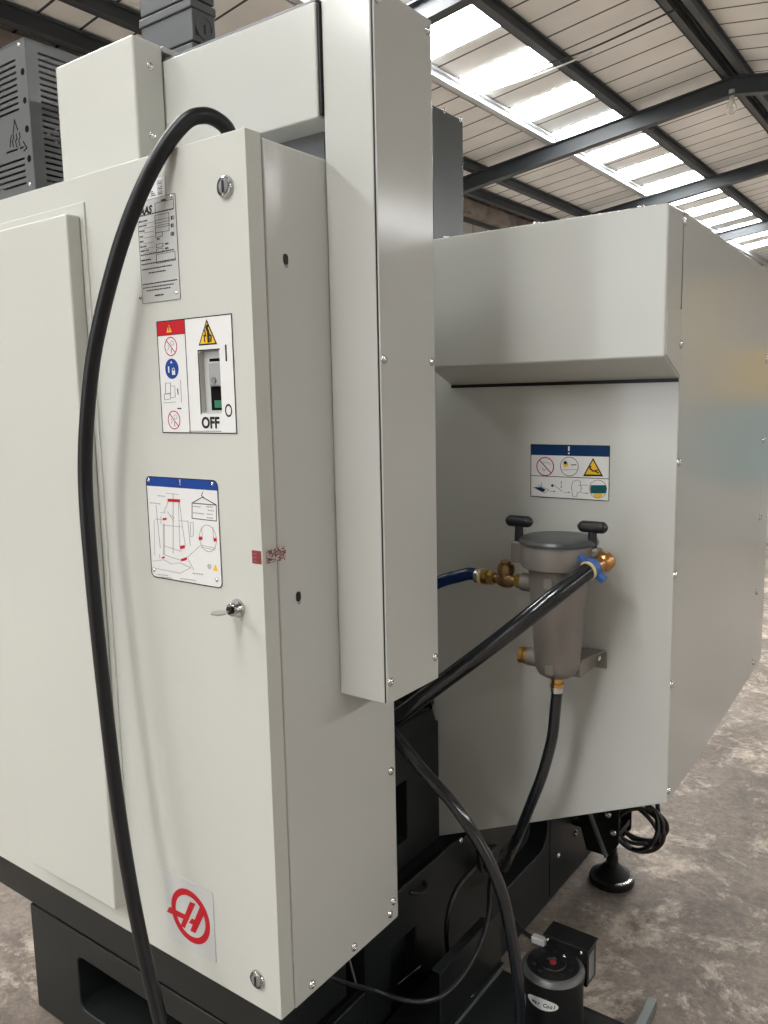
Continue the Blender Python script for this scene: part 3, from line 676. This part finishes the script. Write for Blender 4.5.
for q, r in ((EP(250, 388), .003), (EP(318, 362), .0014), (EP(318, 400), .0014), (EP(265, 433), .0014), (EP(378, 440), .0014), (EP(516, 446), .0014)): k.disc(*q, r, 12)
c = EP(600, 415); k.ring(*c, .0192, .0008)
k.build('black_linework', INK, de)
k = Ink(YX); c = EP(195, 242); k.ring(*c, .0207, .0022); k.line([(c[0]-.0135, c[1]+.0135), (c[0]+.0135, c[1]-.0135)], .0021); k.build('prohibition_ring', RINK, de)
k = Ink(YX-.0001); k.line([EP(170, 215), EP(215, 210), EP(235, 228)], .0009); k.line([EP(170, 250), EP(185, 275), EP(200, 262)], .0012); k.build('ring_sketch', GINK, de)
a, b, t = EP(485, 316), EP(640, 318), EP(562, 175)
Ink(YX).poly([a, b, t]).build('triangle_border', INK, de)
cxx = ((a[0]+b[0]+t[0])/3, (a[1]+b[1]+t[1])/3); sc = lambda p, s_: (cxx[0]+(p[0]-cxx[0])*s_, cxx[1]+(p[1]-cxx[1])*s_)
k = Ink(YX-.0003); k.poly([sc(p, .80) for p in (a, b, t)]); k.disc(*EP(352, 225), .006, 14)
c = EP(600, 455); k.poly([EP(560, 452), EP(578, 476), EP(600, 484), EP(622, 476), EP(642, 452)][::-1]); k.build('yellow_print', YEL, de)
k = Ink(YX-.0006); k.line([EP(540, 255), EP(560, 275), EP(585, 278), EP(602, 290)], .0028); k.line([EP(580, 272), EP(602, 268)], .002); k.line([EP(545, 262), EP(535, 245)], .0016); k.disc(*EP(545, 242), .0019, 12); k.line([EP(505, 305), EP(620, 307)], .0016); k.disc(*EP(350, 212), .0038, 12); k.build('falling_figure', INK, de)
k = Ink(YX-.0001); k.poly([EP(545, 385), EP(540, 415), EP(545, 448), EP(658, 448), EP(666, 415), EP(660, 385)][::-1]); k.build('teal_band', TEALI, de)
Ink(YX-.0001).poly([EP(110, 400), EP(165, 400), EP(200, 420), EP(180, 438), EP(150, 425)][::-1]).build('tray_symbol', NAVY, de)
X, Z = EP(377, 118); k = Ink(YX-.0003); k.rect(X-.0017, X+.0017, Z-.001, Z+.0085); k.disc(X, Z-.0062, .0019, 12); k.build('exclamation_mark', WHITE, de)

# ================================================================== MACHINE BASE
ba = thing('machine_bed', (-1.4, 1.8, 0), 'dark green grey machine base and column under the enclosure', 'machine bed')
XB = -.98
low = MB().box(-1.875, XB, 1.24, 2.515, .002, .455).build('base_body', DARK, ba)
c1 = MB().prism([(XB-.06, y, z) for y, z in rrect(1.985, .262, .32, .135, .05)], (.1, 0, 0)).build('cutter', VOID)
c2 = MB().box(XB-.03, XB+.05, 1.33, 1.43, .17, .34).build('cutter', VOID)
cut(low, [c1, c2]); bevelmod(low, .004)
front = MB().box(-1.875, XB, 1.002, 1.239, .012, .298).build('base_front', DARK, ba)
c3 = MB().prism([(x, .98, z) for x, z in rrect(-1.40, .165, .555, .14, .02)], (0, .2, 0)).build('cutter', VOID)
cut(front, [c3]); bevelmod(front, .004)
MB().box(-1.86, XB-.01, 1.01, 1.238, .299, .306).build('base_gap', VOID, ba)
col = MB().prism([(-1.03, 1.245, .456), (-1.03, 1.6185, .456), (-1.03, 1.6185, .765), (-1.03, 1.245, .765)], (-.5, 0, 0)).build('column_casting', DARK, ba)
c4 = MB().box(-1.09, -1.0, 1.39, 1.478, .52, .665).build('cutter', VOID); cut(col, [c4]); bevelmod(col, .005)
MB().hexa([(-1.5, 1.245, .766), (-1.024, 1.245, .766), (-1.024, 1.60, .766), (-1.5, 1.60, .766), (-1.5, 1.245, .80), (-1.036, 1.245, .80), (-1.036, 1.60, .80), (-1.5, 1.60, .80)]).build('column_cap', DARK, ba, bevel=.003)
p = at(419, 713, 'x', -1.06)
MB().lathe((-1.06, p.y, .8), (-1.06, p.y, 2), [(0, .024), (.008, .024), (.009, .0165), (.03, .0165), (.03, .009), (.02, .0)], 20).build('cap_bolt', BLACK, ba)
MB().box(-1.075, -1.045, p.y+.035, p.y+.055, .8, .86).build('cap_lug', DARK, ba, bevel=.002)
MB().box(-1.9, -1.055, 1.63, 2.48, .456, 1.88).build('column_body', DARK, ba, bevel=.004)
# ledge rail along the base
MB().box(XB-.006, XB+.003, 1.25, 1.62, .4555, .466).build('ledge_rail', DARK, ba, bevel=.002)
p = at(459, 835, 'x', XB); inst('base_bolt', SCX, (XB+.006, p.y, .452), ba, scale=1.3)
for u, v in ((575, 836), (557.5, 857.5)):
    p = at(u, v, 'x', XB); inst('base_bolt', SCX, (XB+.004, p.y, p.z), ba, scale=1.6)
MB().box(XB, XB+.001, 2.16, 2.164, .02, .36).build('panel_joint', VOID, ba)
p, q = at(396, 984, 'x', XB), at(419, 965, 'x', XB)
MB().tube([p+Vector((.004, 0, 0)), (p+q)/2+Vector((.006, 0, .002)), q+Vector((.004, 0, 0))], .0022, 8).build('side_rod', STEEL, ba)
p = at(417, 889, 'x', XB)
MB().tube([p+Vector((0, -.03, .008)), p+Vector((.012, -.01, .0)), p+Vector((.012, .02, -.004)), p+Vector((0, .03, .003))], .006, 8).build('side_handle', BLACK, ba)
# levelling foot with its bracket
fx, fy = -.862, 2.378
br = MB()
br.prism([(XB, fy-.06, .36), (XB, fy-.06, .30), (-.925, fy-.06, .115), (-.855, fy-.06, .115), (-.822, fy-.06, .165), (-.822, fy-.06, .36)], (0, .008, 0))
br.prism([(XB, fy+.06, .36), (XB, fy+.06, .30), (-.925, fy+.06, .115), (-.855, fy+.06, .115), (-.822, fy+.06, .165), (-.822, fy+.06, .36)], (0, -.008, 0))
br.box(XB, -.825, fy-.0515, fy+.0515, .18, .20)
bo = br.build('foot_bracket', BLACK, ba, bevel=.002)
MB().prism([(-.94, fy-.061, .30), (-.86, fy-.061, .118), (-.853, fy-.061, .121), (-.933, fy-.061, .303)], (0, -.016, 0)).build('flange_highlight', BARM, ba)  # lighter strip paints the edge highlight on the black bracket
fo = MB().lathe((fx, fy, .001), (fx, fy, 1), [(0, .068), (.014, .071), (.022, .068), (.024, .060), (.028, .050), (.056, .026), (.062, .019), (.092, .018), (.092, 0)], 32).build('levelling_foot', BLACK, ba)
MB().cyl((fx, fy, .086), (fx, fy, .30), .014).build('foot_stud', BLACK, fo)
MB().lathe((fx, fy, .2005), (fx, fy, 1), [(0, .025), (.022, .025), (.024, .02), (.024, .014)], 6).build('foot_nut', CHROME, fo)
MB().lathe((fx, fy, .159), (fx, fy, 1), [(0, .025), (.02, .025), (.02, .014)], 6).build('foot_nut', STEEL, fo)
MB().prism([(fx+q[0], fy+q[1], .0225) for q in ((.030, -.058), (.050, -.044), (.062, -.022), (.066, 0), (.050, .002), (.046, -.02), (.034, -.038))], (0, 0, .004)).build('foot_cover_plate', STEEL, fo)
for u, v in ((608, 818), (613, 836)):
    p = at(u, v, 'y', fy-.062); inst('bracket_bolt', SCY, (p.x, fy-.063, p.z), ba, scale=1.7)

# ================================================================== COOLANT FILTER
FX, FY = -.672, 1.512
cf = thing('coolant_filter', (FX, FY, .95), 'grey cast canister filter with black T handles on the enclosure panel', 'filter')
fb = MB().lathe((FX, FY, .978), (FX, FY, 3), [(0, 0), (0, .028), (.006, .038), (.018, .0445), (.03, .046), (.226, .0600), (.228, .068), (.231, .0745), (.236, .0755), (.273, .0755), (.277, .0745), (.277, 0)], 56).build('canister', ALU, cf)
for q in ((FX-.101, FX-.07, FY-.014, FY+.014, 1.207, 1.252), (FX+.066, FX+.088, FY-.014, FY+.014, 1.21, 1.252)):
    MB().box(*q).build('rim_lug', ALU, fb, bevel=.005, seg=3)
for z, rr_ in ((1.182, .0587), (1.003, .0462)):
    a = math.atan2(-1.512, .672)-.34
    d = Vector((math.cos(a), math.sin(a), 0)); t = Vector((-d.y, d.x, 0)); c = Vector((FX, FY, z))+d*(rr_-.003)
    m = MB(); m.prism([c+t*(x)+Vector((0, 0, zz)) for x, zz in rrect(0, 0, .018, .021, .003, 2)], d*.006)
    m.build('square_boss', ALU, fb, bevel=.001)
MB().lathe((FX, FY, 1.2555), (FX, FY, 3), [(0, .079), (.005, .0795), (.007, .078), (.0105, .076), (.0125, .071), (.0125, 0)], 56).build('filter_lid', LIDM, cf)
for x in (FX-.088, FX+.0715):
    th = MB().lathe((x, FY, 1.24), (x, FY, 3), [(0, .0095), (.045, .0085), (.05, .008)], 18)
    th.tube([(x-.030, FY, 1.293), (x-.015, FY, 1.293), (x, FY, 1.293), (x+.015, FY, 1.293), (x+.030, FY, 1.293)], lambda t: .0118*max(.12, min(1, (1-(max(0, abs(t-.5)*.06-.0185)/.0116)**2)))**.5, 18, 8)
    th.build('t_handle', PLAST, cf)
# inlet valve (bronze, with nuts)
VZ = 1.166
MB().cyl((FX-.045, FY, VZ), (FX-.0785, FY, VZ), .019).build('inlet_boss', ALU, cf)
va = MB(); va.lathe((-0.7505, FY, VZ), (-2, FY, VZ), [(0, .0125), (.01, .0125), (.012, .010), (.02, .0105), (.026, .0155), (.04, .018), (.052, .0155), (.058, .011), (.07, .010), (.076, .0125), (.092, .0125)], 24)
va.lathe((-0.7905, FY, VZ), (-0.7905, FY, 3), [(0, .0165), (.014, .0165), (.016, .0185), (.026, .0185), (.031, .0165), (.033, .0165), (.033, .011), (.039, .011), (.041, .009), (.041, 0)], 24)
vo = va.build('inlet_valve', BRONZE, cf)
MB().lathe((-0.7525, FY, VZ), (-2, FY, VZ), [(0, .0155), (.013, .0155)], 6).build('valve_nut', BRASS, vo)
MB().lathe((-0.8185, FY, VZ), (-2, FY, VZ), [(0, .0155), (.013, .0155)], 6).build('valve_nut', BRASS, vo)
MB().lathe((-0.8325, FY, VZ), (-2, FY, VZ), [(0, .0165), (.012, .0165)], 8).build('valve_nut', BRASS, vo)
MB().lathe((-0.8455, FY, VZ), (-2, FY, VZ), [(0, .0165), (.004, .0175), (.008, .0165)], 24).build('clamp_ring', PALEY, vo)
MB().lathe((-0.8535, FY, VZ), (-2, FY, VZ), [(0, .0165), (.008, .016)], 24).build('clamp_ferrule', STEEL, vo)
# plugged outlet
PZ = 1.008
MB().cyl((FX-.035, FY, PZ), (FX-.064, FY, PZ), .0195).build('outlet_boss', ALU, cf)
MB().lathe((FX-.0635, FY, PZ), (-2, FY, PZ), [(0, .018), (.005, .018), (.006, .0145), (.010, .0145), (.011, .018), (.02, .018), (.021, .012), (.021, 0)], 10).build('outlet_plug', BRASS, cf)
# copper elbow with blue winged clamp
ec = Vector((-.576, FY-.012, 1.2285))
hd = (at(575, 579, 'y', 1.425)-ec).normalized()
el = MB().tube([(FX+.066, FY+.01, 1.2285), (FX+.078, FY+.008, 1.2285), ec+Vector((.002, .012, 0)), ec+hd*.008, ec+hd*.03], .0165, 18, 6)
el.ball(ec+Vector((.004, .004, .0)), 0.0205, 24)
eo = el.build('elbow', COPPER, cf)
MB().cyl((FX+.055, FY+.01, 1.2285), (FX+.084, FY+.0075, 1.2285), .0125).build('elbow_boss', COPPER, cf)
c0 = ec+hd*.024
wg = MB(); wg.lathe(c0, c0+hd, [(0, .0185), (.002, .0205), (.014, .0205), (.016, .0185)], 24)
side = (at(609, 581, 'y', c0.y)-at(577, 553, 'y', c0.y)).normalized(); side = (side-hd*side.dot(hd)).normalized(); nn = hd.cross(side)
for s_ in (-1, 1):
    a = c0+hd*.008+side*s_*.017; wg.prism([a-nn*.007-hd*.006, a+nn*.007-hd*.006, a+nn*.007+hd*.006, a-nn*.007+hd*.006], side*s_*.0165)
wg.build('winged_clamp', BLUEP, eo, bevel=.002)
MB().lathe(c0+hd*.016, c0+hd, [(0, .0185), (.004, .0185), (.004, .0165)], 24).build('clamp_ring', PALEY, eo)
# drain fitting
MB().lathe((FX, FY, .980), (FX, FY, -1), [(0, .0135), (.012, .0135), (.013, .0115), (.018, .0115), (.019, .0145), (.026, .0145)], 8).build('drain_fitting', BRASS, cf)
MB().lathe((FX, FY, .954), (FX, FY, -1), [(0, .0135), (.012, .0135)], 20).build('drain_ferrule', STEEL, cf)
# bracket to the panel
bk = MB()
pa, pb = at(588, 648, 'y', YE-.004), at(606.5, 669, 'y', YE-.004)
bk.box(FX-.02, pb.x, YE-.006, YE-.0012, pb.z, pa.z-.001)
bk.box(FX-.0, FX+.045, FY+.01, YE-.0012, pb.z+.004, pa.z-.004)
bk.prism([(FX+.02, FY+.02, pa.z-.004), (FX+.044, FY+.02, pa.z-.004), (pb.x-.002, YE-.003, pa.z-.003), (FX+.02, YE-.003, pa.z-.003)], (0, 0, .004))
bk.build('wall_bracket', ALU, cf, bevel=.0015)
p = at(597.5, 661.5, 'y', YE-.006); screw(SCY, (p.x, YE-.008, p.z), cf, 1.5, 'bracket_screw')

# ================================================================== HOSES AND CABLES
def tube_thing(name, pts, r, mt, lab, cat, n=18, sub=8):
    return tag(MB().tube(pts, r, n, sub).build(name, mt), lab, cat)
# fat power cable
pc = thing('power_cable', at(86, 480, 'y', .82), 'thick black power cable arching over the cabinet top and down its door', 'cable')
pts = [Vector((-1.012, .975, 1.948)), at(229.5, 135, 'y', .968), at(221, 122.5, 'y', .955), at(204, 115.5, 'y', .93), at(183, 124, 'y', .90), at(153.5, 166, 'y', .866), at(123, 238, 'y', .845), at(98.5, 330, 'y', .83), at(88.5, 400, 'y', .824), at(85.3, 480, 'y', .822),
       at(92.5, 580, 'y', .816), at(105, 700, 'y', .812), at(120, 820, 'y', .805), at(138, 925, 'y', .795), at(161, 1024, 'y', .785), at(182, 1110, 'y', .775)]
e = pts[-1]; pts += [Vector((e.x+.04, e.y-.02, .15)), Vector((e.x+.12, e.y-.05, .022)), Vector((e.x+.4, e.y-.15, .0135))]
MB().tube(pts, .0124, 20, 10).build('cable_sheath', RUB, pc)
MB().lathe((-1.012, .975, 1.9385), (-1.012, .975, 3), [(0, .027), (.012, .027), (.014, .023), (.024, .021), (.026, .013)], 12).build('cable_gland', PLAST, pc)
# suction hose from the elbow to behind the trunking
st = c0+hd*.012
tube_thing('coolant_hose', [st, at(539.5, 608.5, 'y', 1.388), at(484.7, 651, 'y', 1.347), at(432, 690, 'y', 1.32), at(400, 714, 'y', 1.305), at(370, 733, 'y', 1.30), at(330, 750, 'y', 1.31)], .0168, HOSE, 'glossy black hose slanting from the copper elbow to behind the tall trunking', 'hose', 20)
tube_thing('return_hose', [at(360, 702, 'y', 1.29), at(380, 722, 'y', 1.285), at(398, 740, 'y', 1.28), at(421.5, 769, 'y', 1.29), at(449, 799, 'y', 1.30), at(470, 828, 'y', 1.31), at(489, 861, 'y', 1.325), at(503, 897, 'y', 1.335), at(512.5, 943, 'y', 1.345), at(518.5, 985, 'y', 1.35), at(521, 1030, 'y', 1.36), at(523, 1075, 'y', 1.365)], .0122, HOSE, 'glossy black hose curving down from behind the cabinet to the coolant tank', 'hose', 20)
tube_thing('drain_hose', [(FX, FY, .94), at(555, 712, 'y', 1.512), at(552.8, 734, 'y', 1.512), at(548.5, 753, 'y', 1.513), at(541.5, 777, 'y', 1.515), at(532, 801, 'y', 1.52), at(522, 826, 'y', 1.535), at(512, 850, 'y', 1.58), at(503, 870, 'x', -.94), Vector((-1.02, 1.9, .24))], .0118, HOSE, 'black drain hose hanging from the bottom of the grey filter', 'hose', 18)
tube_thing('blue_hose', [(-.848, FY, VZ), (-.876, FY-.001, VZ+.003), at(458, 576.5, 'y', 1.508), at(443, 580.5, 'y', 1.50), at(425, 589, 'y', 1.495), at(395, 606, 'y', 1.49), at(370, 630, 'y', 1.48)], .0138, BLUEH, 'dark blue hose joining the bronze valve on the filter', 'hose', 18)
# thin cables round the tank
tube_thing('sagging_cable', [at(318, 973, 'x', -.955), at(345, 983, 'x', -.95), at(375, 991, 'x', -.94), at(405, 1000, 'x', -.89), at(430, 1000.5, 'x', -.84), at(450, 990, 'x', -.815), at(468, 968, 'x', -.81), at(482, 938, 'x', -.82), at(488.5, 910, 'x', -.87), at(489.5, 885, 'x', -.93), at(494, 868, 'x', -.965), Vector((-1.02, 1.93, .27))], .0052, WIRE, 'thin black cable sagging in a bow below the cabinet corner', 'cable', 10)
tube_thing('looped_cable', [at(452, 968, 'x', -.94), at(447.5, 950, 'x', -.935), at(447, 925, 'x', -.93), at(452, 900, 'x', -.93), at(463, 880, 'x', -.93), at(480, 862, 'x', -.94), at(492, 850, 'x', -.955), Vector((-1.03, 1.93, .29))], .0068, WIRE, 'black cable bent in an arc against the dark base', 'cable', 10)
tube_thing('pump_cable', [Vector((-1.02, 1.90, .25)), at(495, 888, 'x', -.955), at(505, 906, 'y', 1.66), at(517, 924, 'y', 1.60), at(527, 934, 'y', 1.58), at(536, 939.5, 'y', 1.575)], .0052, WIRE, 'thin black cable with pale plug running to the pump terminal box', 'cable', 10)
tube_thing('knotted_cable', [Vector((-1.03, 1.88, .30)), at(489, 868, 'x', -.95), at(483, 850, 'x', -.945), at(477, 836, 'x', -.945), at(479, 856, 'x', -.93), at(484, 872, 'x', -.94), Vector((-1.03, 1.95, .22))], .006, WIRE, 'black cable doubled into a tight loop at the base opening', 'cable', 10)
tube_thing('hanging_wire', [at(345, 945, 'x', -.955), at(350, 962, 'x', -.955), at(356, 984, 'x', -.948)], .0022, mat('grey_wire_sheath', (.12, .12, .12), .4), 'short thin grey wire hanging below the cabinet side', 'cable', 8)
# coil of cable under the enclosure
cc = at(637.5, 826, 'y', 2.40); cp = []
for k_ in range(5*14):
    a = 2*math.pi*k_/14; tilt = .55*math.sin(a*.37+.5); ax = .9*math.sin(k_*.11)
    R1 = .078+.010*math.sin(k_*.55)
    v = Vector((R1*math.cos(a), .018*math.sin(a*.7)+.02*math.sin(k_*.21), R1*math.sin(a)*.86))
    v.rotate(Matrix.Rotation(ax*.6, 3, 'Z') @ Matrix.Rotation(tilt*.7, 3, 'X'))
    cp.append(cc+v)
cp += [cc+Vector((.055, .01, .10)), cc+Vector((.05, .01, .17)), cc+Vector((.03, .01, .30))]
tube_thing('coiled_cable', cp, .0068, WIRE, 'coil of black cable hanging under the enclosure near the foot', 'cable coil', 10, 3)

# ================================================================== COOLANT TANK AND PUMP
TZ = .2
tk = thing('coolant_tank', (-.66, 1.3, 0), 'low dark coolant tank on the floor beneath the black pump', 'tank')
MB().box(-.97, -.46, .98, 1.568, .012, TZ-.004).build('tank_body', DARK, tk, bevel=.004)
lid = MB(); lid.box(-.834, -.452, .985, 1.575, TZ-.0038, TZ); lid.build('tank_lid', DARK, tk, bevel=.002)
MB().box(-.834, -.452, 1.571, 1.579, TZ-.012, TZ+.0005).build('lid_edge', BLACK, tk, bevel=.001)
MB().box(-.838, -.832, .985, 1.579, TZ-.002, TZ+.003).build('lid_seam', BARM, tk)
sp_ = MB(); sp_.box(-.853, -.849, 1.33, 1.60, TZ, .338); sp_.box(-.872, -.849, 1.33, 1.545, .338, .342); sp_.box(-.856, -.84, 1.33, 1.60, TZ, TZ+.003)
sp_.build('splash_plate', DARK, tk, bevel=.001)
p = at(472, 999, 'x', -.849); inst('plate_screw', SCX, (-.847, p.y, p.z), tk, scale=.9)

pc_ = at(553, 963, 'z', .352); pc_.z = TZ; PR, PT = .066, .352
pu = thing('coolant_pump', pc_, 'black cylindrical coolant pump with white oval badge standing on the tank', 'pump')
MB().lathe(pc_, pc_+Vector((0, 0, 1)), [(0, .075), (.012, .075), (.013, PR-.002), (.125, PR-.002), (.126, PR), (.14, PR)], 48).build('pump_body', BLACK, pu)
MB().lathe((pc_.x, pc_.y, TZ+.1402), (pc_.x, pc_.y, 3), [(0, PR), (.001, PR+.001), (.0085, PR-.0035), (.0125, PR-.009), (.0125, PR-.0105), (.006, PR-.0115), (.006, 0)], 48).build('pump_rim', mat('worn_grey_rim', (.11, .11, .108), .4, metal=.4), pu)
cap = MB().lathe((pc_.x, pc_.y, TZ+.141), (pc_.x, pc_.y, 3), [(0, PR-.01), (.0105, PR-.011), (.0115, PR-.014), (.0115, .028), (.0145, .026), (.0145, .014), (.012, .012), (.012, 0)], 48).build('pump_cap', BLACK, pu)
MB().lathe((pc_.x, pc_.y, TZ+.153), (pc_.x, pc_.y, 3), [(0, .008), (.003, .0075), (.0035, 0)], 16).build('cap_plug', TAPE, cap)
screw(SCZ, (pc_.x+.012, pc_.y+.03, TZ+.1545), cap, .6, 'cap_screw')
for j in range(10):
    a = 2*math.pi*j/10; MB().lathe((pc_.x+.04*math.cos(a), pc_.y+.04*math.sin(a), TZ+.1524), (pc_.x+.04*math.cos(a), pc_.y+.04*math.sin(a), 3), [(0, .004), (.0012, .0035), (.0012, 0)], 10).build('cap_stud', PLAST, cap)
# oval badge wrapped on the body, text on the curve
def wrap(u, z, e): return Vector((pc_.x+(PR-.002+e)*math.sin(u/PR), pc_.y-(PR-.002+e)*math.cos(u/PR), z))
bc = (.004, .300)
m = MB(); N = 36; tv = m.bm.verts.new(wrap(bc[0], bc[1], .0008)); bv = m.bm.verts.new(wrap(bc[0], bc[1], .0001))
inn = [m.bm.verts.new(wrap(bc[0]+.018*math.cos(2*math.pi*j/N), bc[1]+.0065*math.sin(2*math.pi*j/N), .0008)) for j in range(N)]
out = [m.bm.verts.new(wrap(bc[0]+.036*math.cos(2*math.pi*j/N), bc[1]+.0125*math.sin(2*math.pi*j/N), .0008)) for j in range(N)]
low_ = [m.bm.verts.new(wrap(bc[0]+.036*math.cos(2*math.pi*j/N), bc[1]+.0125*math.sin(2*math.pi*j/N), .0001)) for j in range(N)]
for j in range(N):
    q = (j+1) % N; m.bm.faces.new([tv, inn[j], inn[q]]); m.bm.faces.new([inn[j], out[j], out[q], inn[q]]); m.bm.faces.new([out[j], low_[j], low_[q], out[q]])
bad = m.build('pump_badge', WHITE, pu)
lm = bmesh.new()
for j, chh in enumerate('wer Cool'):
    if chh == ' ': continue
    u = bc[0]-.021+j*.0068; me = text_mesh(chh, .0125, INK, 'CENTER', .3, .0003, .85)
    me.transform(Matrix.Translation(wrap(u, bc[1]-.0006, .0011)-pc_) @ Matrix.Rotation(u/PR, 4, 'Z') @ Matrix.Rotation(math.pi/2, 4, 'X')); lm.from_mesh(me)
me = bpy.data.meshes.new('badge_lettering'); lm.to_mesh(me); lm.free(); me.materials.append(INK)
o = bpy.data.objects.new('badge_lettering', me); COL.objects.link(o); put(o, pc_, bad)
# terminal box beside the pump
tb = MB(); q0 = at(545, 934, 'z', .375); q1 = at(587, 952.5, 'z', .375)
bx0, bx1, by0 = q0.x, q1.x, (q0.y+q1.y)/2
tbx = MB().box(bx0, bx1, by0, by0+.05, .29, .372).build('terminal_box', BLACK, pu, bevel=.002)
MB().box(bx0-.003, bx1+.003, by0-.003, by0+.053, .3725, .378).build('box_lid', BLACK, tbx, bevel=.0015)
MB().box(bx1+.0002, bx1+.0008, by0+.009, by0+.036, .30, .36).build('box_label', GINK, tbx)
for x in (bx0+.01, bx1-.012): screw(SCY, (x, by0-.005, .366), tbx, .6)
p = at(538, 940, 'y', by0-.006); MB().box(p.x-.014, bx0+.004, by0-.012, by0+.004, p.z-.008, p.z+.007).build('cable_plug', CLEAR, tbx, bevel=.002)
MB().box(bx0+.0, bx0+.04, pc_.y+.05, by0, .295, .335).build('box_neck', BLACK, tbx)
# steel bar lying on the floor
a, b = at(652.5, 997.5, 'z', .03), at(640.5, 1024, 'z', .03)
d = (b-a).normalized(); s_ = Vector((-d.y, d.x, 0))*.011
m = MB(); m.prism([a+s_+Vector((0, 0, -.028)), a-s_+Vector((0, 0, -.028)), a-s_, a+s_], d*.165)
tag(m.build('steel_bar', BARM, None, bevel=.0015), 'grey flat steel bar lying on the concrete floor', 'bar')

# ================================================================== LIGHT
W = bpy.data.worlds.new('daylight'); S.world = W; W.use_nodes = True
bg = W.node_tree.nodes['Background']; bg.inputs[0].default_value = (.93, .97, 1., 1); bg.inputs[1].default_value = 2.9
S.view_settings.view_transform = 'Standard'; S.view_settings.look = 'None'; S.view_settings.gamma = 1; S.view_settings.use_curve_mapping = False
S.view_settings.exposure = 0.12
